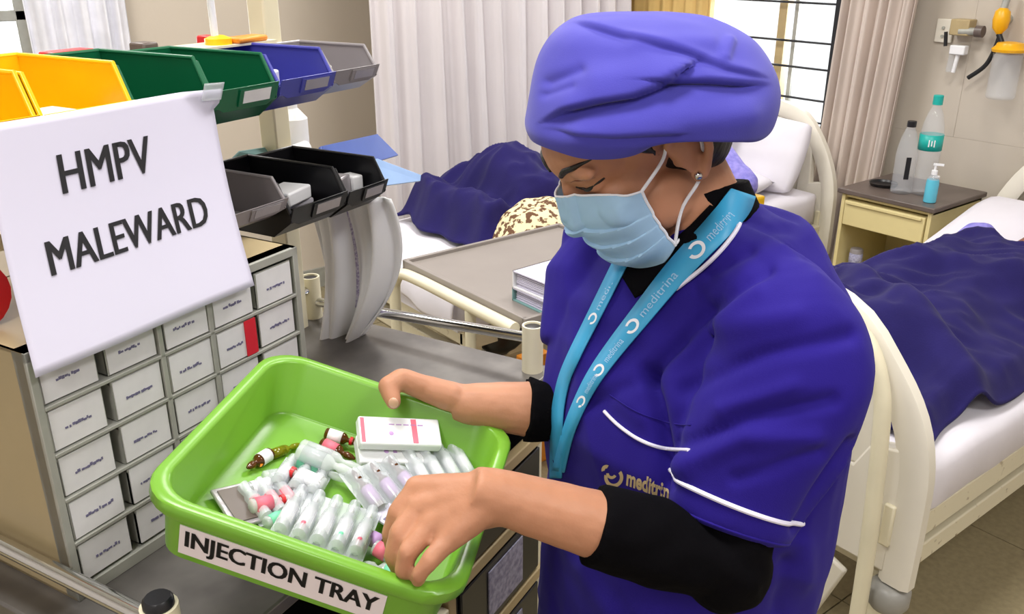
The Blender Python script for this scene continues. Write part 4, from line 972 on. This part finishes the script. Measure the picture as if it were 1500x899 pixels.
# near (left) hand: index, middle, ring, little, thumb
def finger(pts, rr):
    for i in range(len(pts) - 1): bd.capsule(pts[i], pts[i + 1], rr[i], rr[i + 1], 12)
nf = [[(612, 716, .762), (582, 748, .754), (571, 784, .758), (577, 808, .768)],
      [(616, 744, .748), (584, 780, .736), (575, 814, .740), (584, 834, .752)],
      [(632, 770, .735), (598, 808, .722), (590, 834, .727), (600, 846, .739)],
      [(658, 790, .723), (630, 820, .710), (614, 842, .712), (612, 850, .722)]]
rads = [[.0108, .0086, .0076, .0068], [.0110, .0088, .0078, .007], [.0106, .0086, .0076, .0068], [.0096, .0078, .0068, .006]]
for fpx, rr in zip(nf, rads):
    j = [at(*q) for q in fpx]; finger(j, rr)
    base = nWr.lerp(j[0], 0.05); bd.capsule(base, j[0], 0.0195, rr[0] * 1.14, 14)
for i in range(3):
    a, b = at(*nf[i][0]), at(*nf[i + 1][0]); c_ = (a + b) / 2
    bd.capsule(nWr.lerp(c_, 0.1), nWr.lerp(c_, 0.86), 0.019, 0.0118, 12)
tj = [nWr.lerp(at(665, 715, .765), 0.5), at(655, 722, .775), at(625, 742, .785), at(604, 775, .782)]
finger(tj, [0.016, 0.0135, 0.0115, 0.009])
# far (right) hand: thumb hooked over the rim, fingers outside the tray wall
rim_b = PT['BL'].lerp(PT['BR'], 0.5)
outw = RT @ Vector((0, 1, 0)); dn = RT @ Vector((0, 0, -1)); along = RT @ Vector((1, 0, 0))
def rimp(px, o_, d_): 
    t_ = (px - 425) / (748 - 425); return PT['BL'].lerp(PT['BR'], t_) + outw * o_ + dn * d_
mc = [rimp(606, 0.024, -0.004), rimp(618, 0.030, 0.008), rimp(632, 0.032, 0.020), rimp(650, 0.032, 0.030)]
for i, (b, ln) in enumerate(zip(mc, (0.036, 0.040, 0.037, 0.030))):
    r0 = rads[i]; b2 = b - along * ln * 0.8 + dn * 0.012 + outw * 0.004; b3 = b2 - along * ln * 0.4 + dn * ln * 0.45 - outw * 0.012; b4 = b3 + dn * ln * 0.4 - outw * 0.006
    finger([b, b2, b3, b4], r0)
    bd.capsule(fWr.lerp(b, 0.0), b, 0.0205, r0[0] * 1.12, 14)
bd.capsule(fWr + (fEl - fWr) * 0.1, fWr.lerp((mc[1] + mc[2]) / 2, 0.8), 0.0225, 0.0195, 18)
for i in range(3): bd.capsule(fWr.lerp((mc[i] + mc[i + 1]) / 2, 0.2), (mc[i] + mc[i + 1]) / 2, 0.017, 0.0115)
th = [fWr.lerp(at(640, 573, .965), 0.6), at(622, 568, .968), at(588, 555, .958), at(569, 566, .947), at(576, 588, .938)]
finger(th, [0.017, 0.0145, 0.0125, 0.0115, 0.0088])
def skinpost(co, nn):
    return np.array([0.0006 * noise.noise((p[0] * 90, p[1] * 90, p[2] * 90)) for p in co])
BODY = fuse(bd, 0.0024, 6, 'body', 'skin', NR, NO, skinpost)
bvh_body = BVHTree.FromPolygons([v.co.copy() for v in BODY.data.vertices], [tuple(p.vertices) for p in BODY.data.polygons])
MB().ball(at(576.5, 590, 0.9305), (0.0055, 0.0022, 0.0062), 12).build('thumb_nail', 'nail', BODY, off=NO)

# trousers and shoes, below the frame
tr = MB()
for s in (-1, 1):
    hip = Vector((0.21, 0.88, 0.82)) + S_ * (s * 0.085); knee = Vector((0.2, 0.87, 0.43)) + S_ * (s * 0.085); ank = Vector((0.21, 0.88, 0.10)) + S_ * (s * 0.085)
    tr.tube([hip, knee, ank], [0.096, 0.073, 0.06], 20)
fuse(tr, 0.008, 2, 'trousers', 'tunic', NR, NO)
for s in (-1, 1):
    ank = Vector((0.21, 0.88, 0.0)) + S_ * (s * 0.085); sh = MB()
    sh.capsule(ank + Vector((0, 0, 0.045)) - N_ * 0.02, ank + N_ * 0.14 + Vector((0, 0, 0.038)), 0.045, 0.036); 
    sh.v = [(a, b, max(c, 0.0)) for a, b, c in sh.v]; sh.build('shoe', 'black', NR, off=NO)

# black undershirt: sleeves and collar
us = MB()
nc = at(868, 772, 0.752)
ax = (nWr - nEl).normalized(); tcuff = (nc - nEl).dot(ax) / (nWr - nEl).length
ct = nEl.lerp(nWr, tcuff)
us.tube([nSh.lerp(nEl, 0.3), nSh.lerp(nEl, 0.7), nEl - (nWr - nEl) * 0.02, nEl.lerp(nWr, tcuff * 0.5), ct], [0.040, 0.042, 0.044, 0.040, 0.0345], 22)
us.ball(nEl + Vector((0.004, 0, -0.004)), 0.042, 18)
uspost = lambda co, nn: np.array([0.0022 * noise.noise((p[0] * 40, p[1] * 40, p[2] * 60)) for p in co])
fuse(us, 0.004, 4, 'undershirt_sleeve', 'blackfab', NR, NO, uspost); us = MB()
fc = fEl.lerp(fWr, 0.54)
us.tube([fSh.lerp(fEl, 0.4), fEl, fc], [0.05, 0.044, 0.0375], 22)
us.ball(fEl, 0.043, 16)
fuse(us, 0.004, 4, 'undershirt_sleeve', 'blackfab', NR, NO, uspost)
nb0 = tk((0.205, 0.82, 1.315)); nb1 = hd(-0.030, 0, -0.052)
cl_ = MB(); tax = (nb1 - nb0).normalized(); e1 = (S_ - tax * S_.dot(tax)).normalized(); e2 = tax.cross(e1)
def cring(t_, r1, r2, slant=0.0):
    c_ = nb0.lerp(nb1, t_); return [c_ + e1 * (r1 * cos(2 * PI * k / 28)) + e2 * (r2 * sin(2 * PI * k / 28)) - tax * (slant * sin(2 * PI * k / 28) * (1 if e2.dot(N_) < 0 else -1)) for k in range(28)]
cl_.loft([cring(-0.15, 0.068, 0.064), cring(0.15, 0.059, 0.057), cring(0.45, 0.0545, 0.055), cring(0.70, 0.0535, 0.0545, 0.016), cring(0.72, 0.049, 0.050, 0.016)])
COL = cl_.build('undershirt_collar', 'blackfab', NR, off=NO, ang=180)

# tunic
tu = MB()
tu.loft([ring((0.181, 0.845), 0.172, 0.136, 0.74), ring((0.181, 0.835), 0.166, 0.130, 0.86), ring((0.182, 0.825), 0.161, 0.126, 0.96), ring((0.184, 0.812), 0.164, 0.121, 1.06), ring((0.178, 0.80), 0.168, 0.126, 1.16), ring((0.182, 0.802), 0.160, 0.112, 1.235), ring((0.196, 0.81), 0.142, 0.086, 1.30), ring((0.205, 0.815), 0.098, 0.07, 1.342), ring((0.205, 0.815), 0.076, 0.066, 1.362)])
sl_ = [at(1135, 450, .80), at(1152, 490, .785), at(1155, 550, .785), at(1122, 632, .79), at(1086, 706, .795), at(1066, 766, .795)]
sr_ = [0.050, 0.062, 0.068, 0.068, 0.059, 0.052]
SLV = curve(sl_, 20); SRV = [float(np.interp(i / 20 * 5, range(6), sr_)) for i in range(21)]
tu.tube(SLV, SRV, 28)
tu.ball(at(1140, 462, .795), (0.054, 0.056, 0.052), 20)
tu.capsule(at(1062, 378, .86), at(1140, 460, .80), 0.040, 0.052)
tu.capsule(at(1075, 400, .89), at(1165, 520, .83), 0.042, 0.056)
tu.tube([fSh + Vector((0.02, -0.02, 0.0)), fSh.lerp(fEl, 0.25), fSh.lerp(fEl, 0.62)], [0.056, 0.064, 0.062], 22)
tu.capsule(tk((0.19, 0.82, 1.31)), fSh, 0.043, 0.05)
tu.capsule(at(1076, 318, .905), at(1112, 366, .88), 0.026, 0.042)
def seg_d(p, a, b):
    ab = b - a; t_ = np.clip(((p - a) @ ab) / (ab @ ab), 0, 1); return np.linalg.norm(p - (a + t_[:, None] * ab), axis=1)
def tunicpost(co, nn):
    p = co + np.array(NO); n = len(p); d = np.zeros(n)
    for i in range(n):
        q = p[i]
        if q[2] < 0.82: continue
        s_ = q[0] * 0.55 - q[1] * 0.835; m_ = -q[0] * 0.835 - q[1] * 0.55
        d[i] = 0.0042 * (1 - 2.2 * abs(noise.noise((s_ * 9 + q[2] * 6, m_ * 9, q[2] * 4)))) + 0.002 * noise.noise((s_ * 24, m_ * 24 + q[2] * 20, q[2] * 14))
    # folds running from the armpit over the sleeve and the chest (laid out on her near side)
    dz_ = p[:, 1] * cp - (p[:, 2] - CAM_H) * sp
    P2 = np.stack([750 + FPX * p[:, 0] / dz_, 449.5 - FPX * (p[:, 1] * sp + (p[:, 2] - CAM_H) * cp) / dz_], 1)
    vd = np.array([0, 0, CAM_H]) - p; vd /= np.linalg.norm(vd, axis=1)[:, None]; face = np.clip((nn * vd).sum(1) * 3, 0, 1)
    for pl, dep, wd in ((((948, 545), (964, 600), (984, 705)), -.016, 11), (((990, 560), (1000, 620), (1010, 690)), .005, 20), (((950, 548), (1010, 490), (1085, 425), (1125, 395)), -.008, 11), (((985, 530), (1050, 470), (1110, 430)), .004, 16),
        (((1005, 655), (1100, 612), (1215, 585)), -.006, 11), (((995, 690), (1090, 640), (1190, 640)), .005, 15), (((1010, 570), (1120, 520), (1240, 492)), -.005, 12), (((1060, 600), (1160, 565)), .004, 12), (((1080, 700), (1200, 660)), -.004, 10), (((1060, 480), (1160, 465)), .005, 18),
        (((868, 590), (930, 560), (1000, 500)), -.004, 12), (((850, 440), (950, 490)), .004, 22), (((880, 560), (940, 610)), .003, 16), (((1168, 775), (1212, 710), (1250, 650)), -.014, 11), (((1150, 825), (1138, 899)), -.006, 13), (((1180, 800), (1185, 899)), .004, 14), (((830, 720), (850, 800)), -.004, 14), (((1120, 335), (1195, 400)), .004, 20), (((1040, 400), (1100, 370)), -.005, 10), (((860, 830), (900, 899)), .004, 16)):
        best = np.full(n, 1e9)
        for A, B in zip(pl[:-1], pl[1:]):
            best = np.minimum(best, seg_d(P2, np.array(A, float), np.array(B, float)))
        d += dep * np.exp(-(best / wd) ** 2) * face
    return d
TUN = fuse(tu, 0.004, 8, 'tunic', 'tunic', NR, NO, tunicpost)
EYE = Vector((0, 0, CAM_H)) - NO
def bvh_of(objs):
    vs, fs = [], []
    for o_ in objs:
        n0 = len(vs); vs += [v.co.copy() for v in o_.data.vertices]; fs += [tuple(i + n0 for i in p.vertices) for p in o_.data.polygons]
    return BVHTree.FromPolygons(vs, fs)
bvh_cl = bvh_of([TUN, COL]); bvh_t = bvh_of([TUN])
def stick(px, py, lift, tree, dflt=None):       # point of her surface seen at this photo pixel, lifted off along the surface normal
    d_ = (at(px, py, 1.0) - NO - EYE).normalized(); h, nrm, i, dist = tree.ray_cast(EYE, d_)
    if h is None: return (EYE + d_ * dflt) if dflt else None
    return h - d_ * lift
def sticktube(pxs, r, m, name, parent, tree, n=30, lift=0.001, seg=8, flat=None):
    pts = curve([(a, b, 0) for a, b in pxs], n); out = []
    for q in pts:
        s = stick(q.x, q.y, lift, tree)
        if s is not None: out.append(s)
    for k in range(2): out = [out[0]] + [(out[i - 1] + out[i] * 2 + out[i + 1]) / 4 for i in range(1, len(out) - 1)] + [out[-1]]
    return MB().tube(out, r, seg).build(name, m, parent)
sticktube([(885, 602), (905, 622), (935, 643), (970, 656), (1009, 659)], 0.0018, 'piping', 'pocket_piping', TUN, bvh_t)
sticktube([(893, 578), (935, 604), (985, 620), (1012, 622)], 0.0006, 'tunic', 'pocket_seam', TUN, bvh_t)
sticktube([(1086, 318), (1080, 335), (1060, 362), (1030, 392), (990, 423)], 0.0022, 'piping', 'collar_piping', TUN, bvh_t, lift=0.004)
# sleeve hem band and its piping wrap right round the sleeve
def around(t0, r_extra, rad_, m, name):
    i = t0 * 20; i0 = int(i); c_ = SLV[i0].lerp(SLV[min(i0 + 1, 20)], i - i0); ax_ = (SLV[min(i0 + 1, 20)] - SLV[i0 - 1]).normalized()
    a1 = ax_.cross(Vector((0, 0, 1))).normalized(); a2 = ax_.cross(a1); pts = []
    bt = bvh_t
    for k in range(65):
        d_ = a1 * cos(2 * PI * k / 64) + a2 * sin(2 * PI * k / 64)
        h, nrm, _, dist = bt.ray_cast(c_ - NO + d_ * 0.085, -d_, 0.06)
        pts.append((h if h is not None else c_ - NO + d_ * 0.056) + d_ * r_extra)
    for _ in range(2): pts = [(pts[(k - 1) % 64] + pts[k % 64] * 2 + pts[(k + 1) % 64]) / 4 for k in range(65)]
    return MB().tube(pts, rad_, 8, cap=False).build(name, m, TUN)
around(0.865, 0.0006, 0.0023, 'piping', 'sleeve_piping')
around(0.985, 0.0000, 0.0014, 'tunic', 'sleeve_hem')
# embroidered name on the chest
def lg(a, b): 
    s = stick(917 + 62 * a + 2 * b, 711 + 22 * a - 24 * b, 0.0010, bvh_t, 0.75); return s
lettering('meditrin', lg, 'gold', TUN, bold=0.035)
def ringlg(pxc, pyc, a0, a1, r, th_, m, parent, tree, lift=0.0012):
    mb_ = MB(); n = 24; vs = []
    for i in range(n + 1):
        a = a0 + (a1 - a0) * i / n
        for rr in (r, r - th_): vs.append(stick(pxc + rr * cos(a), pyc - rr * sin(a) * 1.05, lift, tree, 0.75))
    mb_.add(vs, [(2 * i, 2 * i + 1, 2 * i + 3, 2 * i + 2) for i in range(n)]); return mb_.build('emblem', m, parent, smooth=False, fix=False)
ringlg(899, 699, rad(165), rad(400), 14, 5, 'gold', TUN, bvh_t); ringlg(896, 693, rad(180), rad(330), 8, 4, 'gold', TUN, bvh_t); ringlg(888, 688, rad(60), rad(200), 7, 5, 'gold', TUN, bvh_t)

# black neck of the undershirt showing in the open neckline
ca_, cb_ = [(1040, 300, 0), (1002, 338, 0), (960, 372, 0), (896, 380, 0)], [(1072, 312, 0), (1024, 362, 0), (986, 402, 0), (930, 436, 0)]
bvh_all = bvh_of([TUN, COL, BODY])
def neckp(u, v):
    a, b = interp(ca_, u), interp(cb_, u); q = a.lerp(b, v); return stick(q.x, q.y, 0.0028, bvh_all, 0.85)
MB().grid(neckp, 30, 10).build('undershirt_neck', 'blackfab', NR, solid=0.0015, ang=180)
# lanyard: two strands that meet in a tail
LANY = None
def strap(ctrs, wpx, name, n=60, lift=0.006):
    pts = curve([(a, b, 0) for a, b in ctrs], n); L_, R_ = [], []
    for i, q in enumerate(pts):
        t_ = pts[min(i + 1, n)] - pts[max(i - 1, 0)]; t_.z = 0; t_.normalize(); nx = Vector((-t_.y, t_.x, 0)); w_ = float(np.interp(i / n, np.linspace(0, 1, len(wpx)), wpx)) / 2
        l = stick(q.x + nx.x * w_, q.y + nx.y * w_, lift, bvh_cl); r = stick(q.x - nx.x * w_, q.y - nx.y * w_, lift, bvh_cl)
        if l is None or r is None: continue
        L_.append(l); R_.append(r)
    for _ in range(6):
        for A in (L_, R_): A[1:-1] = [(A[k - 1] + A[k] * 2 + A[k + 1]) / 4 for k in range(1, len(A) - 1)]
    m_ = len(L_)
    o = MB().add([p for k in range(m_) for p in (L_[k], (L_[k] + R_[k]) / 2, R_[k])], [(3 * k + c, 3 * k + c + 1, 3 * k + c + 4, 3 * k + c + 3) for k in range(m_ - 1) for c in (0, 1)]).build(name, 'lany', LANYARD, solid=0.0016, ang=180)
    def fn(s, t_, up=0.0015):
        k = min(max(s, 0), 1) * (m_ - 1.001); i = int(k); f_ = k - i
        a = L_[i].lerp(L_[i + 1], f_); b = R_[i].lerp(R_[i + 1], f_); c_ = a.lerp(b, t_)
        return c_ + (EYE - c_).normalized() * up
    return o, fn
LANYARD = bpy.data.objects.new('lanyard', None); C.objects.link(LANYARD); LANYARD.parent = NR
o1, f1 = strap([(1092, 272), (1080, 300), (1045, 340), (990, 398), (940, 460), (900, 510), (868, 555), (845, 600), (830, 640), (818, 690)], (30, 46, 40, 36, 31, 27, 23, 19, 17, 18), 'strap')
o2, f2 = strap([(918, 366), (890, 422), (862, 478), (841, 520), (826, 556), (817, 600), (815, 640), (814, 700)], (21, 20, 19, 18, 17, 17, 17, 17), 'strap')
for (o_, f_, spans) in ((o1, f1, ((0.10, 0.20), (0.30, 0.42), (0.50, 0.58), (0.63, 0.70))), (o2, f2, ((0.05, 0.22), (0.45, 0.62), (0.74, 0.88)))):
    for (s0, s1) in spans:
        lettering('meditrina', lambda a, b: f_(s1 - (s1 - s0) * a, 0.68 - 0.36 * b) , 'maskm', o_, bold=0.0)
        e_ = s1 + 0.035
        mb_ = MB(); vs = []
        for i in range(21):
            a = 2 * PI * i / 24
            for q in (1.0, 0.62): vs.append(f_(e_ + 0.022 * q * cos(a), 0.5 + 0.30 * q * sin(a)))
        mb_.add(vs, [(2 * i, 2 * i + 1, 2 * i + 3, 2 * i + 2) for i in range(20)]); mb_.build('emblem', 'maskw', o_, smooth=False, fix=False)

# hair under the cap
hr = MB(); hr.ball(hd(-0.042, 0, 0.0), (0.060, 0.069, 0.076), 26, RH)
hr.tube(curve([hd(0.030, 0.070, 0.04), hd(0.020, 0.0745, 0.020), hd(0.010, 0.0755, 0.002)], 10), [0.011, 0.010, 0.009, 0.008, 0.007, 0.006, 0.005, 0.004, 0.003, 0.002, 0.002], 8)
hm = hr; fuse(hm, 0.004, 3, 'hair', 'hair', NR, NO)
# brows and lashes on both sides
def featx(lus, rr, m, name, n=20, up=0.0):
    for s in (1, -1):
        loc = []
        for l, u in lus:
            h_, _, _, _ = bvh_body.ray_cast(hd(0.2, s * l, u) - NO, -Fd)
            loc.append((h_ if h_ is not None else hd(0.08, s * l, u) - NO) + NO + Fd * up)
        pts = curve(loc, n); k = len(rr)
        MB().tube(pts, [float(np.interp(i / n, np.linspace(0, 1, k), rr)) for i in range(n + 1)], 8, flat=0.7).build(name, m, BODY, off=NO)
featx([(0.014, 0.025), (0.027, 0.033), (0.043, 0.0365), (0.060, 0.035)], (0.0026, 0.0042, 0.0036, 0.0010), 'hair', 'eyebrow')
featx([(0.018, 0.007), (0.028, 0.005), (0.039, 0.006), (0.051, 0.011)], (0.0014, 0.0028, 0.0028, 0.0012), 'hair', 'eyelashes')
featx([(0.020, 0.016), (0.029, 0.019), (0.040, 0.0195), (0.050, 0.017)], (0.0004, 0.0008, 0.0008, 0.0004), 'skin2', 'eyelid_crease')
MB().ball(hd(-0.010, 0.0815, -0.038), 0.0042, 12).build('earring', 'chrome', NR, off=NO)

# mask
def maskf(u, v, lift=0.0):      # u -1..1 across the face, v 0 (nose) .. 1 (chin)
    ph = u * rad(84)
    top = 0.005 - 0.022 * abs(u) ** 1.5; bot = -0.128 + 0.030 * abs(u) ** 1.6
    U_ = top + (bot - top) * v
    f0 = 0.094 + 0.011 * smoothstep(0, 0.28, v) - 0.012 * smoothstep(0.35, 1.0, v) - 0.014 * smoothstep(0.75, 1.0, v)
    lw_ = 0.0715 - 0.010 * v
    r_ = 0.036
    f = r_ + (f0 - r_) * (cos(ph) ** 0.85)
    nose = 0.006 * math.exp(-(u / 0.22) ** 2) * (1 - smoothstep(0.3, 0.6, v)) - 0.012 * smoothstep(0.25, 0.5, abs(u)) * (1 - smoothstep(0.0, 0.25, v)) * (1 - smoothstep(0.6, 0.9, abs(u)))
    pl = 0
    for vv in (0.30, 0.50, 0.70):
        x_ = v - (vv + 0.05 * abs(u)); pl += (0.0042 * (1 - smoothstep(0, 0.17, x_)) if x_ > 0 else 0) * (1 - 0.75 * abs(u) ** 3)
    l_ = lw_ * sin(ph) * (1 + pl * 3)
    if abs(u) < 0.9:
        mn = 0.0
        for dl, du in ((0, 0), (0.009, 0), (-0.009, 0), (0, 0.009), (0, -0.009)):
            h_, _, _, _ = bvh_body.ray_cast(hd(0.25, l_ + dl, U_ + du) - NO, -Fd)
            if h_ is not None: mn = max(mn, ((h_ + NO - HC) / HS).dot(Fd) + 0.0035)
        f = max(f, f + (mn - f) * smoothstep(0.9, 0.8, abs(u)))
    f += nose * 0.4 + pl + 0.0015 * noise.noise((u * 4, v * 5, 2)) + lift
    return hd(f, l_, U_)
MK = MB().grid(lambda a, b: maskf(2 * a - 1, b), 60, 90).build('mask', 'maskm', NR, off=NO, solid=0.0014, ang=35)
MB().tube([maskf(1, i / 20) for i in range(21)], 0.0016, 8).build('edge_binding', 'maskw', MK, off=NO)
MB().tube([maskf(-1, i / 20) for i in range(21)], 0.0016, 8).build('edge_binding', 'maskw', MK, off=NO)
MB().tube([maskf(-1 + i / 20, 0.0) for i in range(41)], 0.0011, 8).build('edge_binding', 'maskw', MK, off=NO)
for s in (1, -1):
    MB().tube(curve([maskf(s, 0.0), hd(0.012, s * 0.0765, -0.002), hd(-0.002, s * 0.080, 0.014), hd(-0.020, s * 0.082, 0.018), hd(-0.032, s * 0.080, 0.0), hd(-0.026, s * 0.077, -0.026), hd(-0.010, s * 0.076, -0.046), hd(0.018, s * 0.067, -0.065), maskf(s, 0.98)], 50), 0.0017, 8).build('ear_loop', 'maskw', MK, off=NO)
MB().tube([maskf(1, 0.98), maskf(1, 0.98) - Fd * 0.022 + Ud * 0.003], 0.0016, 8).build('loop_end', 'maskw', MK, off=NO)

# cap: stacked outline sections
CAPD = 0.855
sec = [  # photo y of the section centre, left x, right x, depth half width, sag of the near edge
    (196, 776, 1098, 0.086, 0), (188, 772, 1112, 0.092, 0), (178, 771, 1122, 0.097, 0), (160, 774, 1128, 0.101, 0), (140, 777, 1131, 0.103, 0), (118, 781, 1130, 0.102, 0), (95, 787, 1124, 0.098, 0), (75, 795, 1112, 0.090, 0), (54, 808, 1092, 0.082, 0), (37, 826, 1062, 0.068, 0), (26, 850, 1030, 0.050, 0), (21, 895, 985, 0.022, 0)]
rings = []
for (y, xl, xr, dh, _) in sec:
    a, b = at(xl, y, CAPD), at(xr, y, CAPD); c_ = (a + b) / 2; hx = (b - a).length / 2; rg = []
    for k in range(192):
        t_ = 2 * PI * k / 192; e_ = 2 / 2.25; ct_, st_ = cos(t_), sin(t_); rg.append(Vector((c_.x + hx * math.copysign(abs(ct_) ** e_, ct_), c_.y - dh * 1.12 * math.copysign(abs(st_) ** e_, st_), c_.z)))
    rings.append(rg)
# resample to a smooth surface
fine = []
NK = 192
for i in range(121):
    t_ = i / 120; fine.append([interp([r[k] for r in rings], t_) for k in range(NK)])
cpm = MB().loft(fine, cap=False); cpm.f.append(tuple(120 * NK + j for j in range(NK)))
capc = at(950, 130, CAPD)
def capfold(q):
    d_ = 0.0
    def near(a, b, dep, wd, front=True):
        A, B = Vector(a), Vector(b); ab = B - A; 
        t2 = min(1, max(0, (q2 - A).dot(ab) / ab.dot(ab))); dist = (q2 - (A + ab * t2)).length
        return dep * math.exp(-(dist / wd) ** 2)
    # project on the photo plane for laying out the folds on the near side
    dd = q.y * cp - (q.z - CAM_H) * sp; q2 = Vector((750 + FPX * q.x / dd, 449.5 - FPX * (q.y * sp + (q.z - CAM_H) * cp) / dd))
    side = smoothstep(0.02, -0.03, q.y - capc.y)
    def flap(pl, up, dn, wu, wd_):
        # cloth above the polyline overhangs, cloth below is tucked in
        best = None
        for a, b in zip(pl[:-1], pl[1:]):
            A, B = Vector(a), Vector(b); ab = B - A; t2 = min(1, max(0, (q2 - A).dot(ab) / ab.dot(ab))); v_ = q2 - (A + ab * t2); ds = v_.length
            sg = 1 if (ab.x * v_.y - ab.y * v_.x) > 0 else -1
            if best is None or ds < best[0]: best = (ds, sg)
        ds, sg = best
        x = sg * ds
        s01 = smoothstep(-4, 5, x); tp = smoothstep(782, 850, q2.x) * smoothstep(1134, 1075, q2.x); up = up * tp; dn = dn * tp
        return (1 - s01) * up * math.exp(-(ds / wu) ** 2) - s01 * dn * math.exp(-(ds / wd_) ** 2)
    d_ += flap(((795, 178), (830, 160), (880, 148), (930, 140), (968, 126), (990, 110)), 0.007, 0.010, 26, 26)
    d_ += flap(((985, 118), (1040, 118), (1090, 122), (1135, 124)), 0.004, 0.010, 40, 22)
    d_ += near((880, 118), (950, 100), 0.004, 22) + near((860, 190), (1090, 170), 0.006, 24)
    d_ += flap(((838, 30), (900, 48), (960, 66), (1010, 80), (1060, 100), (1115, 112)), 0.003, 0.0035, 10, 12)
    d_ += flap(((780, 186), (830, 192), (900, 196), (985, 192)), 0.0025, 0.0015, 12, 10)
    d_ += near((1058, 84), (1066, 62), 0.005, 8) + near((805, 122), (850, 104), -0.004, 9) + near((800, 140), (840, 128), -0.003, 7) + near((930, 62), (1040, 62), 0.003, 12)
    return d_ * side + 0.0015 * noise.noise(q * 24)
nv = []
for q in cpm.v:
    q = Vector(q); n_ = (q - capc); n_.z *= 1.1; n_.normalize(); nv.append(q + n_ * capfold(q))
# lower edge dips at the brow and rises over the ear
for i in range(0, 28):
    for k in range(NK):
        q = nv[i * NK + k]; w_ = (1 - i / 28) ** 1.5
        dd = q.y * cp - (q.z - CAM_H) * sp; x_ = 750 + FPX * q.x / dd
        nearf = smoothstep(0.0, -0.05, q.y - capc.y)
        lift_ = 0.047 * math.exp(-((x_ - 1014) / 50) ** 2) - 0.004 * math.exp(-((x_ - 860) / 60) ** 2) + 0.006 * math.exp(-((x_ - 1075) / 30) ** 2)
        nv[i * NK + k] = q + Vector((0, 0, lift_ * nearf * w_))
cpm.v = [tuple(q) for q in nv]
CAP = cpm.build('cap', 'cap', NR, off=NO, ang=180, solid=0.003)

#==PATIENTS==
def patient(label, pts, rr, edges, voxel, shirt, extra=None):
    root = thing('person', label, 'person', (pts[0][0], pts[0][1], 0))
    off = Vector((pts[0][0], pts[0][1], 0)); mb = MB()
    for a, b in edges: mb.capsule(pts[a], pts[b], rr[a], rr[b], 16)
    if extra: extra(mb)
    fuse(mb, voxel, 4, 'body', 'skin2', root, off)
    sm = MB()
    for a, b, r0, r1 in shirt: sm.capsule(pts[a], Vector(pts[a]).lerp(Vector(pts[b]), 1.0), r0, r1, 18)
    fuse(sm, 0.007, 3, 'gown', 'lavender', root, off, lambda co, nn: np.array([0.006 * noise.noise((p[0] * 22, p[1] * 22, p[2] * 22)) for p in co]))
    return root, off
# right bed: 0 pelvis 1 chest 2 neck 3 head 4,5 hips 6,7 feet 8,9 shoulders 10,11 elbows 12,13 hands
PR = [(2.45, 1.10, 0.645), (2.75, 1.10, 0.655), (3.0, 1.08, 0.73), (3.17, 1.06, 0.80), (2.42, 1.01, 0.655), (2.42, 1.19, 0.655), (1.93, 1.01, 0.645), (1.93, 1.19, 0.645), (2.89, 0.97, 0.72), (2.89, 1.24, 0.715), (2.66, 0.94, 0.665), (2.66, 1.26, 0.66), (2.5, 1.03, 0.70), (2.5, 1.18, 0.70)]
RRp = [0.062, 0.07, 0.05, 0.082, 0.06, 0.06, 0.035, 0.035, 0.05, 0.05, 0.035, 0.035, 0.028, 0.028]
def face(c):
    def f(mb):
        c_ = Vector(c); mb.ball(c_ + Vector((-0.01, 0, 0.085)), 0.016, 10); mb.ball(c_ + Vector((-0.06, 0, 0.03)), 0.05, 14)
        for s in (-1, 1): mb.ball(c_ + Vector((0.0, s * 0.085, 0.0)), (0.03, 0.01, 0.02), 10); mb.ball(c_ + Vector((0.02, s * 0.03, 0.078)), 0.012, 10)
    return f
r_, off_ = patient('patient lying under the blanket on the right bed, lavender sleeve showing', PR, RRp, [(0, 1), (1, 2), (2, 3), (0, 4), (0, 5), (4, 6), (5, 7), (1, 8), (1, 9), (8, 10), (9, 11), (10, 12), (11, 13)], 0.008, [(0, 1, 0.07, 0.082), (1, 8, 0.08, 0.066), (1, 9, 0.08, 0.066), (8, 10, 0.064, 0.045), (9, 11, 0.064, 0.045)], face(PR[3]))
MB().ball(Vector((3.20, 1.06, 0.80)), (0.075, 0.094, 0.09), 18).build('hair', 'hair', r_, off=off_)
# far bed
c0 = W(at(1092, 232, 2.95)); 
PF = [(2.45, 2.46, 0.69), (2.74, 2.44, 0.74), (2.93, 2.47, 0.83), (3.04, 2.52, 0.90), (2.42, 2.42, 0.67), (2.42, 2.58, 0.67), (1.92, 2.54, 0.665), (1.92, 2.66, 0.665), (2.86, 2.30, 0.80), (2.84, 2.60, 0.80), (2.84, 2.14, 0.735), (2.62, 2.70, 0.70), (2.58, 2.20, 0.70), (2.45, 2.55, 0.75)]
r_, off_ = patient('patient in lavender gown half sitting on the far bed behind the nurse', PF, RRp, [(0, 1), (1, 2), (2, 3), (0, 4), (0, 5), (4, 6), (5, 7), (1, 8), (1, 9), (8, 10), (9, 11), (10, 12), (11, 13)], 0.008, [(0, 1, 0.085, 0.10), (1, 8, 0.09, 0.075), (1, 9, 0.09, 0.068), (8, 10, 0.072, 0.055), (9, 11, 0.066, 0.048)], face(PF[3]))
MB().ball(Vector((3.07, 2.52, 0.90)), (0.075, 0.094, 0.09), 18).build('hair', 'hair', r_, off=off_)
p = onX(1112, 291, 2.95); h_ = p.z + 0.012 - 0.612
o = MB().box((0, 0, h_ / 2), (0.05, 0.05, h_)).build('packet', 'yellow', loc=(2.95, p.y + 0.012, 0.612), bevel=0.008); tag(o, 'yellow packet standing beside the arm of the far bed patient', 'packet')
#==END==
